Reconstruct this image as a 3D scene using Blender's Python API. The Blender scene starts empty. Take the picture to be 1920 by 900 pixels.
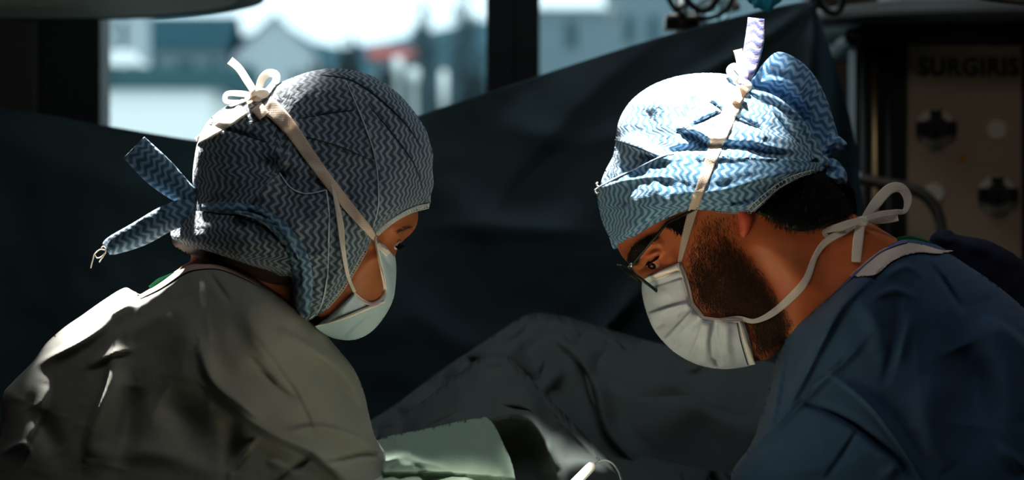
import bpy, bmesh, math, random
import numpy as np
from mathutils import Vector, Matrix
random.seed(7); rng = np.random.RandomState(11)
S = bpy.context.scene; C = S.collection

# ------------------------------------------------------------------ camera, world, exposure, large lights
CAM_Y, CAM_Z, DIST, PPM = -2.5, 1.35, 2.5, 1800.0
cam = bpy.data.objects.new('camera', bpy.data.cameras.new('camera')); C.objects.link(cam)
cam.location = (0, CAM_Y, CAM_Z); cam.rotation_euler = (math.pi/2, 0, 0)
cam.data.sensor_width = 36; cam.data.lens = 36*PPM*DIST/1920
cam.data.dof.use_dof = True; cam.data.dof.focus_distance = 2.46; cam.data.dof.aperture_fstop = 4.6
cam.data.clip_start = .05; cam.data.clip_end = 2000
S.camera = cam
S.view_settings.view_transform = 'Standard'; S.view_settings.look = 'None'
S.view_settings.exposure = 0.0; S.view_settings.gamma = 1.0; S.view_settings.use_curve_mapping = False
w = bpy.data.worlds.new('overcast'); S.world = w; w.use_nodes = True
w.node_tree.nodes['Background'].inputs[0].default_value = (.86, .95, 1, 1)
w.node_tree.nodes['Background'].inputs[1].default_value = 1.9
S.cycles.max_bounces = 6; S.cycles.diffuse_bounces = 4; S.cycles.transparent_max_bounces = 12

def aim(o, p): o.rotation_euler = (Vector(p)-o.location).to_track_quat('-Z', 'Y').to_euler()
def area(name, loc, target, size, watts, col):
    l = bpy.data.lights.new(name, 'AREA'); l.shape = 'DISK' if not isinstance(size, tuple) else 'RECTANGLE'
    if isinstance(size, tuple): l.size, l.size_y = size
    else: l.size = size
    l.energy = watts; l.color = col
    o = bpy.data.objects.new(name, l); C.objects.link(o); o.location = loc; aim(o, target); return o
def spot(name, loc, target, deg, blend, watts, col, rad=.03):
    l = bpy.data.lights.new(name, 'SPOT'); l.energy = watts; l.color = col; l.spot_size = math.radians(deg)
    l.spot_blend = blend; l.shadow_soft_size = rad
    o = bpy.data.objects.new(name, l); C.objects.link(o); o.location = loc; aim(o, target); return o
# unseen fill lights added under the ceiling and the three surgical lamp beams
area('room_fill_light', (.2, -1.15, 2.93), (.1, -.5, 0), (1.2, .6), 6.2, (1, .98, .94))
area('room_fill_light', (0, .7, 2.93), (0, .7, 0), (1.2, .6), 6, (.8, .92, 1))
LAMP_FIELD = ((.10, -.44, 2.40), (.03, -.24, 1.05))
LAMP_CROWN = ((.25, .0, 2.35), (.178, .03, 1.50))
LAMP_BACK = ((-.55, .62, 2.25), (-.34, .03, 1.425))
spot('field_beam', *LAMP_FIELD, 18, .7, 540, (1, .92, .80), .09)
spot('crown_beam', *LAMP_CROWN, 12, .35, 560, (1, .96, .9), .04)
spot('back_beam', *LAMP_BACK, 18, .3, 950, (1, .94, .88), .04)

# ------------------------------------------------------------------ helpers
def at(px, py, y=0.0):
    k = (y-CAM_Y)/DIST/PPM
    return Vector(((px-960)*k, y, CAM_Z-(py-450)*k))
def link(name, me, mat=None, parent=None):
    o = bpy.data.objects.new(name, me); C.objects.link(o)
    if mat: me.materials.append(mat)
    if parent: o.parent = parent; o.matrix_parent_inverse = parent.matrix_world.inverted()
    return o
def empty(name, loc, label, cat, group=None):
    o = bpy.data.objects.new(name, None); C.objects.link(o); o.location = loc
    o.empty_display_size = .05
    bpy.context.view_layer.update()
    tag(o, label, cat, group); return o
def tag(o, label=None, cat=None, group=None, kind=None):
    if label: o['label'] = label
    if cat: o['category'] = cat
    if group: o['group'] = group
    if kind: o['kind'] = kind
    return o
def obj(name, bm, mat, parent=None, smooth=True):
    me = bpy.data.meshes.new(name); bm.normal_update(); bm.to_mesh(me); bm.free()
    if smooth: me.polygons.foreach_set('use_smooth', [True]*len(me.polygons))
    return link(name, me, mat, parent)
def npmesh(name, V, F, uv=None, mat=None, parent=None, merge=2e-5):
    me = bpy.data.meshes.new(name)
    me.from_pydata([tuple(v) for v in V], [], [tuple(int(i) for i in f) for f in F])
    if uv is not None:
        L = me.uv_layers.new(name='UVMap'); idx = np.empty(len(me.loops), dtype=np.int32)
        me.loops.foreach_get('vertex_index', idx); L.data.foreach_set('uv', np.asarray(uv)[idx].astype(np.float32).ravel())
    bm = bmesh.new(); bm.from_mesh(me)
    bmesh.ops.remove_doubles(bm, verts=bm.verts, dist=merge)
    bmesh.ops.recalc_face_normals(bm, faces=bm.faces); bm.to_mesh(me); bm.free()
    me.polygons.foreach_set('use_smooth', [True]*len(me.polygons)); me.update()
    return link(name, me, mat, parent)
def add_box(bm, x0, x1, y0, y1, z0, z1, bev=0.0):
    b = bmesh.new(); bmesh.ops.create_cube(b, size=1)
    bmesh.ops.scale(b, vec=(x1-x0, y1-y0, z1-z0), verts=b.verts)
    bmesh.ops.translate(b, vec=((x0+x1)/2, (y0+y1)/2, (z0+z1)/2), verts=b.verts)
    if bev: bmesh.ops.bevel(b, geom=b.edges[:], offset=bev, segments=3, affect='EDGES', profile=.5)
    m = bpy.data.meshes.new('t'); b.to_mesh(m); b.free(); bm.from_mesh(m); bpy.data.meshes.remove(m)
def add_lathe(bm, prof, loc=(0, 0, 0), axis=(0, 0, 1), n=32):
    q = Vector((0, 0, 1)).rotation_difference(Vector(axis)); loc = Vector(loc); rings = []
    for r, h in prof:
        if r < 1e-6: rings.append([bm.verts.new(loc+q @ Vector((0, 0, h)))])
        else: rings.append([bm.verts.new(loc+q @ Vector((r*math.cos(a), r*math.sin(a), h))) for a in [2*math.pi*k/n for k in range(n)]])
    for A, B in zip(rings, rings[1:]):
        for k in range(n):
            f = [A[k % len(A)], A[(k+1) % len(A)], B[(k+1) % len(B)], B[k % len(B)]]
            u = []
            for v in f:
                if v not in u: u.append(v)
            if len(u) > 2:
                try: bm.faces.new(u)
                except ValueError: pass
def add_tube(bm, pts, rad, n=10, cap=True):
    pts = [Vector(p) for p in pts]; N = len(pts)
    rad = rad if isinstance(rad, (list, tuple)) else [rad]*N
    T = [(pts[min(i+1, N-1)]-pts[max(i-1, 0)]).normalized() for i in range(N)]
    up = Vector((0, 1, 0)) if abs(T[0].y) < .9 else Vector((1, 0, 0)); rings = []
    a = T[0].cross(up).normalized()
    for p, t, r in zip(pts, T, rad):
        a = (a-t*a.dot(t)).normalized(); b = t.cross(a)
        rings.append([bm.verts.new(p+(a*math.cos(q)+b*math.sin(q))*r) for q in [2*math.pi*k/n for k in range(n)]])
    for A, B in zip(rings, rings[1:]):
        for k in range(n): bm.faces.new([A[k], A[(k+1) % n], B[(k+1) % n], B[k]])
    if cap:
        bm.faces.new(rings[0][::-1]); bm.faces.new(rings[-1])
def spline(P, n=10, closed=False):
    """Catmull-Rom through rows of P (numpy), repeated point = corner"""
    P = np.asarray(P, float); out = []; N = len(P)
    rng_ = range(N if closed else N-1)
    for i in rng_:
        p1, p2 = P[i], P[(i+1) % N]
        p0 = P[(i-1) % N] if (closed or i > 0) else p1
        p3 = P[(i+2) % N] if (closed or i < N-2) else p2
        if np.allclose(p1[:2], p2[:2]): continue
        t = np.linspace(0, 1, n, endpoint=False)[:, None]
        out.append(.5*((2*p1)+(-p0+p2)*t+(2*p0-5*p1+4*p2-p3)*t**2+(-p0+3*p1-3*p2+p3)*t**3))
    out = np.concatenate(out)
    if not closed: out = np.vstack([out, P[-1]])
    return out
_vn = rng.rand(64, 64)
def vnoise(x, y, s, seed=0):
    x = np.asarray(x)/s+seed*7.3; y = np.asarray(y)/s+seed*3.1
    xi = np.floor(x).astype(int); yi = np.floor(y).astype(int); fx = x-xi; fy = y-yi
    fx = fx*fx*(3-2*fx); fy = fy*fy*(3-2*fy); g = lambda a, b: _vn[a % 64, b % 64]
    return (g(xi, yi)*(1-fx)+g(xi+1, yi)*fx)*(1-fy)+(g(xi, yi+1)*(1-fx)+g(xi+1, yi+1)*fx)*fy-.5
def inside(poly, X, Y):
    r = np.zeros(X.shape, bool); x1, y1 = poly[:, 0], poly[:, 1]; x2, y2 = np.roll(x1, -1), np.roll(y1, -1)
    for a, b, c, d in zip(x1, y1, x2, y2):
        if b == d: continue
        r ^= ((b > Y) != (d > Y)) & (X < (c-a)*(Y-b)/(d-b)+a)
    return r
def nearest(poly, X, Y):
    """distance to closed polygon and nearest boundary points"""
    A = poly[:, :2]; B = np.roll(A, -1, 0); best = np.full(X.shape, 1e9); bx = np.zeros(X.shape); by = np.zeros(X.shape)
    for (a, b), (c, d) in zip(A, B):
        ux, uy = c-a, d-b; L = ux*ux+uy*uy+1e-9
        t = np.clip(((X-a)*ux+(Y-b)*uy)/L, 0, 1); qx, qy = a+t*ux, b+t*uy; ds = np.hypot(X-qx, Y-qy)
        m = ds < best; best = np.where(m, ds, best); bx = np.where(m, qx, bx); by = np.where(m, qy, by)
    return best, bx, by
def bil(G, gx0, gy0, st, X, Y):
    u = np.clip((X-gx0)/st, 0, G.shape[1]-1.001); v = np.clip((Y-gy0)/st, 0, G.shape[0]-1.001)
    i = u.astype(int); j = v.astype(int); fu = u-i; fv = v-j
    return (G[j, i]*(1-fu)+G[j, i+1]*fu)*(1-fv)+(G[j+1, i]*(1-fu)+G[j+1, i+1]*fu)*fv
def fold(pts, amp, w, sharp=1.0, side=1, taper=True):
    """crease in the cloth: pts in px, amp in m, w in px. sharp<1 makes the side opposite to `side` steep"""
    P = spline(np.array(pts, float), 8) if len(pts) > 2 else np.array(pts, float)
    A, B = P[:-1], P[1:]; L = np.hypot(*(B-A).T); cum = np.concatenate([[0], np.cumsum(L)]); tot = cum[-1]
    reach = w*4
    x0, y0 = P.min(0)-reach; x1, y1 = P.max(0)+reach
    def f(X, Y):
        out = np.zeros(X.shape); m = (X > x0) & (X < x1) & (Y > y0) & (Y < y1)
        if not m.any(): return out
        x, y = X[m], Y[m]; best = np.full(x.shape, 1e9); s = np.zeros(x.shape); tt = np.zeros(x.shape)
        for (a, b), (c, d), l, c0 in zip(A, B, L, cum):
            ux, uy = (c-a)/(l+1e-9), (d-b)/(l+1e-9); t = np.clip((x-a)*ux+(y-b)*uy, 0, l)
            dx, dy = x-a-t*ux, y-b-t*uy; ds = np.hypot(dx, dy); k = ds < best
            best = np.where(k, ds, best); s = np.where(k, np.sign(ux*dy-uy*dx), s); tt = np.where(k, c0+t, tt)
        ww = np.where(s*side >= 0, w, w*sharp)
        v = amp*np.exp(-(best/ww)**2)
        if taper: v = v*np.sin(np.pi*np.clip(tt/tot, .02, .98))**.6
        out[m] = v; return out
    return f

class Form:
    """A rounded volume grown from an outline: half depth = sqrt(Poisson) so that cross sections are round.
    outline rows (px, py, e): e = half depth of an open edge (collar, hem); 'u' = as the form underneath."""
    def __init__(s, outline, yc=0.0, K=1.0, hmax=None, under=(), gap=.003, folds=(), hs=None, n=8, noise=(0, 30, 0), step=None, add=0.0):
        rows = [(o[0], o[1], o[2] if len(o) > 2 else 0.0) for o in outline]
        s.under, s.gap, s.yc, s.K, s.hmax, s.folds, s.hs, s.noise, s.add = list(under), gap, yc, K, hmax, list(folds), hs, noise, add
        rr = []
        for x, y, e in rows:
            if e == 'u': e = max([float(u.H(np.array([x*1.0]), np.array([y*1.0]))[0]) for u in s.under]+[0])+gap
            rr.append((x, y, e))
        s.poly = spline(np.array(rr), n, closed=True)
        s.x0, s.y0 = s.poly[:, :2].min(0); s.x1, s.y1 = s.poly[:, :2].max(0)
        st = step or max(4, min(s.x1-s.x0, s.y1-s.y0)/55); s.st = st
        gx = np.arange(s.x0-2*st, s.x1+2.5*st, st); gy = np.arange(s.y0-2*st, s.y1+2.5*st, st); X, Y = np.meshgrid(gx, gy)
        m = inside(s.poly, X, Y); d, _, _ = nearest(s.poly, X, Y); m &= d > .2*st; u = np.where(m, (d+.0), 0)*st*8
        it = int(2.2*(min(X.shape)/2)**2)+200; f = st*st
        for _ in range(min(it, 2600)):
            u[1:-1, 1:-1] = (u[:-2, 1:-1]+u[2:, 1:-1]+u[1:-1, :-2]+u[1:-1, 2:]+f)*.25; u *= m
        r = np.where(m & (d > .8*st), u/np.maximum(d, 1e-6), 0); ok = (m & (d > .8*st)).astype(float)
        for _ in range(6):
            num = r*ok; den = ok.copy()
            for ax in (0, 1):
                for sh in (1, -1): num = num+np.roll(r*ok, sh, ax); den = den+np.roll(ok, sh, ax)
            r = np.where(ok > 0, r, num/np.maximum(den, 1e-9)); ok = ((ok > 0) | (den > 0)).astype(float)
        s.r, s.gx0, s.gy0 = r, gx[0], gy[0]
        # arc-length texture coordinates
        Hh = s.H(X, Y)*PPM; sl = lambda g: np.sqrt(1+np.clip(g, -2.2, 2.2)**2)
        U = np.cumsum(sl(np.gradient(Hh, st, axis=1)), 1)*st; V = np.cumsum(sl(np.gradient(Hh, st, axis=0)), 0)*st
        s.U = U-U[:, U.shape[1]//2][:, None]; s.V = V-V[V.shape[0]//2][None, :]
    def efield(s, X, Y):
        E = s.poly[:, 2]
        if E.max() == 0: return np.zeros(X.shape)
        num = np.zeros(X.shape); den = np.zeros(X.shape)
        nx = np.roll(s.poly, -1, 0)
        for (x, y, e), (x2, y2, e2) in zip(s.poly, nx):
            l = math.hypot(x2-x, y2-y); wgt = l/(((X-(x+x2)/2)**2+(Y-(y+y2)/2)**2)**1.25+1e-3); num += wgt*(e+e2)/2; den += wgt
        return num/den
    def H(s, X, Y, fine=True):
        X = np.asarray(X, float); Y = np.asarray(Y, float)
        ins = inside(s.poly, X, Y); d, _, _ = nearest(s.poly, X, Y); d = np.where(ins, d, 0)
        h = s.K*np.sqrt(np.maximum(2*bil(s.r, s.gx0, s.gy0, s.st, X, Y)*d, 0))/PPM
        if s.hmax: h = s.hmax*np.tanh(h/s.hmax)
        if s.hs: h = h*s.hs(X, Y)
        H = h+s.efield(X, Y)
        soft = np.clip(d/6, 0, 1)
        for u in s.under: H = np.where(ins, np.maximum(H, np.where(u.inside(X, Y), u.H(X, Y)+s.gap, 0)), H)
        for f in s.folds: H = H+f(X, Y)*soft
        if s.noise[0]:
            H = H+soft*s.noise[0]*(vnoise(X, Y, s.noise[1], s.noise[2])+.5*vnoise(X, Y, s.noise[1]*.45, s.noise[2]+3)+.13*(1-2*np.abs(vnoise(X+.4*Y, Y-.3*X, s.noise[1]*.3, s.noise[2]+6))))
        for u in s.under: H = np.where(ins, np.maximum(H, np.where(u.inside(X, Y), u.H(X, Y)+s.gap*.5, 0)), H)
        return np.maximum(H, 0)+s.add
    def inside(s, X, Y): return inside(s.poly, X, Y)
    def y(s, px, py): return s.yc-float(s.H(np.array([float(px)]), np.array([float(py)]))[0])
    def mesh(s, name, mat, parent=None, res=4, rot=0.0, uvs=100.0, back=1.0, fine_to=930, backfn=None):
        st = res; gx = np.arange(s.x0-st, s.x1+1.5*st, st); ys = [s.y0-st]
        while ys[-1] < s.y1+st: ys.append(ys[-1]+(st if ys[-1] < fine_to else 40))
        gy = np.array(ys); X, Y = np.meshgrid(gx, gy); ny, nx = X.shape
        ins = inside(s.poly, X, Y); d, bx, by = nearest(s.poly, X, Y)
        dl = np.where(Y > fine_to, 14, st*.35)
        snap = (~ins) | (d < dl); X = np.where(snap, bx, X); Y = np.where(snap, by, Y)
        keep = ins[:-1, :-1] | ins[1:, :-1] | ins[:-1, 1:] | ins[1:, 1:]
        I = np.arange(ny*nx).reshape(ny, nx)
        q = np.stack([I[:-1, :-1], I[:-1, 1:], I[1:, 1:], I[1:, :-1]], -1)[keep]
        used = np.unique(q); rm = np.full(ny*nx, -1); rm[used] = np.arange(len(used)); q = rm[q]
        x = X.ravel()[used]; y = Y.ravel()[used]; sn = snap.ravel()[used]; n = len(used)
        H = s.H(x, y)
        if backfn is None: yb = s.yc+(H-s.add)*back+s.add*back
        else: yb = backfn(x, y, s.yc-H)
        yf = s.yc-H; kf = (yf-CAM_Y)/DIST/PPM; kb = (s.yc-CAM_Y)/DIST/PPM
        Vf = np.stack([(x-960)*kf, yf, CAM_Z-(y-450)*kf], 1); Vb = np.stack([(x-960)*kb, yb, CAM_Z-(y-450)*kb], 1)
        F = [tuple(a) for a in q]+[tuple(a[::-1]+n) for a in q]
        cnt = {}
        for a in q:
            for i in range(4):
                e = (a[i], a[(i+1) % 4]); k = (min(e), max(e)); cnt[k] = cnt.get(k, [])+[e]
        for k, v in cnt.items():
            if len(v) == 1: a, b = v[0]; F.append((b, a, a+n, b+n))
        u = bil(s.U, s.gx0, s.gy0, s.st, x, y); v = bil(s.V, s.gx0, s.gy0, s.st, x, y)
        c, sn_ = math.cos(math.radians(rot)), math.sin(math.radians(rot))
        uv = np.stack([(u*c-v*sn_)/uvs, (u*sn_+v*c)/uvs], 1); uv = np.vstack([uv, uv+[.37, .21]])
        return npmesh(name, np.vstack([Vf, Vb]), F, uv, mat, parent)

def ribbon(name, pts, width, mat, parent, over=(), gap=.0015, thick=.0009, yc=0.0, ncross=6, cup=0.0, n=8, uvs=100.0, rot=0, wob=0.0, ends=False):
    """cloth tape: pts (px, py[, y]); without y it lies on the forms in `over`"""
    P = []
    for p in pts: P.append((p[0], p[1], p[2] if len(p) > 2 else 0.0, 1.0 if len(p) > 2 else 0.0))
    P = np.array(P, float); W = np.asarray(width if isinstance(width, (list, tuple)) else [width]*len(P), float)
    Q = spline(np.hstack([P, W[:, None]]), n); T = np.gradient(Q[:, :2], axis=0); T /= np.hypot(T[:, 0], T[:, 1])[:, None]+1e-9
    Nn = np.stack([-T[:, 1], T[:, 0]], 1); V = []; uv = []; L = np.concatenate([[0], np.cumsum(np.hypot(*np.diff(Q[:, :2], axis=0).T))])
    m = ncross+1; top = []
    for i in range(len(Q)):
        for j in range(m):
            c = (j/ncross-.5)
            x, y = Q[i, :2]+Nn[i]*Q[i, 4]*c
            top.append((x, y, Q[i, 2], Q[i, 3], c, L[i]))
    top = np.array(top); x, y = top[:, 0], top[:, 1]
    Hm = np.zeros(len(x))
    for f in over: Hm = np.maximum(Hm, np.where(f.inside(x, y), f.H(x, y), 0))
    yl = (over[0].yc if over else yc)-Hm-gap
    a = np.clip(top[:, 3], 0, 1); yy = np.where(a > .5, top[:, 2], yl)
    if 0 < a.mean() < 1: yy = yl*(1-a)+(top[:, 2])*a
    yy = yy+cup*(4*top[:, 4]**2)*np.ones(len(x))+wob*vnoise(top[:, 5], top[:, 4]*30, 18, 5)
    def pos(x, y, d): k = (d-CAM_Y)/DIST/PPM; return np.stack([(x-960)*k, d, CAM_Z-(y-450)*k], 1)
    Vf = pos(x, y, yy); Vb = pos(x, y, yy+thick); N = len(x); F = []
    R = len(Q)
    for i in range(R-1):
        for j in range(ncross):
            a0 = i*m+j; f = (a0, a0+1, a0+1+m, a0+m); F.append(f); F.append(tuple(k+N for k in f[::-1]))
        for j in (0, ncross):
            a0 = i*m+j; F.append((a0, a0+m, a0+m+N, a0+N))
    for i in (0, R-1):
        for j in range(ncross): a0 = i*m+j; F.append((a0, a0+1, a0+1+N, a0+N))
    u = top[:, 4]*np.repeat(Q[:, 4], m); v = top[:, 5]; c, s_ = math.cos(math.radians(rot)), math.sin(math.radians(rot))
    UV = np.stack([(u*c-v*s_)/uvs, (u*s_+v*c)/uvs], 1)
    return npmesh(name, np.vstack([Vf, Vb]), F, np.vstack([UV, UV]), mat, parent, merge=1e-6)

# ------------------------------------------------------------------ materials
def mat(name, col, rough=.8, metal=0.0, sheen=0.0, bump=None, spec=.3, var=None, trans=0.0, sss=0.0, thin=0.0):
    m = bpy.data.materials.new(name); m.use_nodes = True; nt = m.node_tree; b = nt.nodes['Principled BSDF']
    b.inputs['Base Color'].default_value = (*col, 1); b.inputs['Roughness'].default_value = rough
    b.inputs['Metallic'].default_value = metal; b.inputs['Specular IOR Level'].default_value = spec
    if sheen: b.inputs['Sheen Weight'].default_value = sheen
    if trans: b.inputs['Transmission Weight'].default_value = trans
    if sss:
        b.inputs['Subsurface Weight'].default_value = sss; b.inputs['Subsurface Radius'].default_value = (.012, .004, .002); b.inputs['Subsurface Scale'].default_value = 1.0
    tc = nt.nodes.new('ShaderNodeTexCoord')
    if var:   # (second colour, scale, lo, hi)
        nz = nt.nodes.new('ShaderNodeTexNoise'); nz.inputs['Scale'].default_value = var[1]; nz.inputs['Detail'].default_value = 4
        nt.links.new(tc.outputs['Object'], nz.inputs['Vector'])
        mr = nt.nodes.new('ShaderNodeMapRange'); mr.inputs['From Min'].default_value = var[2]; mr.inputs['From Max'].default_value = var[3]
        nt.links.new(nz.outputs['Fac'], mr.inputs['Value']); mx = nt.nodes.new('ShaderNodeMix'); mx.data_type = 'RGBA'
        nt.links.new(mr.outputs['Result'], mx.inputs['Factor']); mx.inputs['A'].default_value = (*col, 1); mx.inputs['B'].default_value = (*var[0], 1)
        nt.links.new(mx.outputs['Result'], b.inputs['Base Color'])
    if bump:  # (scale, strength, distance)
        nz = nt.nodes.new('ShaderNodeTexNoise'); nz.inputs['Scale'].default_value = bump[0]; nz.inputs['Detail'].default_value = 3
        nt.links.new(tc.outputs['Object'], nz.inputs['Vector']); bp = nt.nodes.new('ShaderNodeBump')
        bp.inputs['Strength'].default_value = bump[1]; bp.inputs['Distance'].default_value = bump[2]
        nt.links.new(nz.outputs['Fac'], bp.inputs['Height']); nt.links.new(bp.outputs['Normal'], b.inputs['Normal'])
    if thin:   # light comes through the cloth
        ad = nt.nodes.new('ShaderNodeMixShader'); tl = nt.nodes.new('ShaderNodeBsdfTranslucent'); tl.inputs[0].default_value = (*col, 1); ad.inputs[0].default_value = thin
        out = nt.nodes['Material Output']; nt.links.new(b.outputs[0], ad.inputs[1]); nt.links.new(tl.outputs[0], ad.inputs[2]); nt.links.new(ad.outputs[0], out.inputs[0])
    return m
def emis(name, col, st):
    m = bpy.data.materials.new(name); m.use_nodes = True; b = m.node_tree.nodes['Principled BSDF']
    b.inputs['Emission Color'].default_value = (*col, 1); b.inputs['Emission Strength'].default_value = st; return m
def M_(nt, op, a, b=None, c=None):
    n = nt.nodes.new('ShaderNodeMath'); n.operation = op
    for i, v in enumerate((a, b, c)):
        if v is None: continue
        if isinstance(v, (int, float)): n.inputs[i].default_value = v
        else: nt.links.new(v, n.inputs[i])
    return n.outputs[0]
def chevron(name, light, dark, sp=.145, per=.20, amp=.034, duty=.0, thinlight=False):
    """nonwoven cloth printed with wavy stripes running along V"""
    m = mat(name, light, .85, sheen=.15); nt = m.node_tree; b = nt.nodes['Principled BSDF']
    tc = nt.nodes.new('ShaderNodeTexCoord'); nz = nt.nodes.new('ShaderNodeTexNoise'); nz.inputs['Scale'].default_value = 1.1; nz.inputs['Detail'].default_value = 1
    nt.links.new(tc.outputs['UV'], nz.inputs['Vector'])
    sx = nt.nodes.new('ShaderNodeSeparateXYZ'); nt.links.new(tc.outputs['UV'], sx.inputs[0]); nn = nt.nodes.new('ShaderNodeSeparateXYZ'); nt.links.new(nz.outputs['Color'], nn.inputs[0])
    u = M_(nt, 'ADD', sx.outputs[0], M_(nt, 'MULTIPLY', nn.outputs[0], .32)); v = M_(nt, 'ADD', sx.outputs[1], M_(nt, 'MULTIPLY', nn.outputs[1], .32))
    tri = M_(nt, 'SINE', M_(nt, 'MULTIPLY', v, 2*math.pi/per)); tri = M_(nt, 'MULTIPLY', tri, amp)
    ph = M_(nt, 'MULTIPLY', M_(nt, 'ADD', u, tri), 2*math.pi/sp); sn = M_(nt, 'SINE', ph)
    n2 = nt.nodes.new('ShaderNodeTexNoise'); n2.inputs['Scale'].default_value = 14; n2.inputs['Detail'].default_value = 3; nt.links.new(tc.outputs['UV'], n2.inputs['Vector'])
    sn = M_(nt, 'ADD', sn, M_(nt, 'MULTIPLY', M_(nt, 'SUBTRACT', n2.outputs['Fac'], .5), 1.3))
    mr = nt.nodes.new('ShaderNodeMapRange'); mr.interpolation_type = 'SMOOTHSTEP'; mr.inputs['From Min'].default_value = -.8+duty; mr.inputs['From Max'].default_value = .7+duty
    nt.links.new(sn, mr.inputs['Value']); mx = nt.nodes.new('ShaderNodeMix'); mx.data_type = 'RGBA'; nt.links.new(mr.outputs['Result'], mx.inputs['Factor'])
    mx.inputs['A'].default_value = (*light, 1); mx.inputs['B'].default_value = (*dark, 1); nt.links.new(mx.outputs['Result'], b.inputs['Base Color'])
    bp = nt.nodes.new('ShaderNodeBump'); bp.inputs['Strength'].default_value = .45; bp.inputs['Distance'].default_value = .0012
    n3 = nt.nodes.new('ShaderNodeTexNoise'); n3.inputs['Scale'].default_value = 30; n3.inputs['Detail'].default_value = 3; nt.links.new(tc.outputs['UV'], n3.inputs['Vector'])
    h = M_(nt, 'ADD', M_(nt, 'MULTIPLY', sn, .25), n3.outputs['Fac']); nt.links.new(h, bp.inputs['Height']); nt.links.new(bp.outputs['Normal'], b.inputs['Normal'])
    return m
def dotted(name, col, dark, sp=.06):
    """tape with rows of pin dots"""
    m = mat(name, col, .75, thin=.4); nt = m.node_tree; b = nt.nodes['Principled BSDF']; tc = nt.nodes.new('ShaderNodeTexCoord')
    sx = nt.nodes.new('ShaderNodeSeparateXYZ'); nt.links.new(tc.outputs['UV'], sx.inputs[0])
    f = [M_(nt, 'SUBTRACT', M_(nt, 'PINGPONG', M_(nt, 'ADD', c, 10.01), sp/2), sp/4) for c in sx.outputs[:2]]
    d = M_(nt, 'MULTIPLY', M_(nt, 'MULTIPLY', f[0], f[1]), 1/(sp/4)**2)
    mr = nt.nodes.new('ShaderNodeMapRange'); mr.inputs['From Min'].default_value = .25; mr.inputs['From Max'].default_value = .6
    nt.links.new(d, mr.inputs['Value']); mx = nt.nodes.new('ShaderNodeMix'); mx.data_type = 'RGBA'; nt.links.new(mr.outputs['Result'], mx.inputs['Factor'])
    mx.inputs['A'].default_value = (*col, 1); mx.inputs['B'].default_value = (*dark, 1); nt.links.new(mx.outputs['Result'], b.inputs['Base Color'])
    bp = nt.nodes.new('ShaderNodeBump'); bp.inputs['Strength'].default_value = .6; bp.inputs['Distance'].default_value = .0005; bp.invert = True
    nt.links.new(mr.outputs['Result'], bp.inputs['Height']); nt.links.new(bp.outputs['Normal'], b.inputs['Normal'])
    return m
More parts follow.
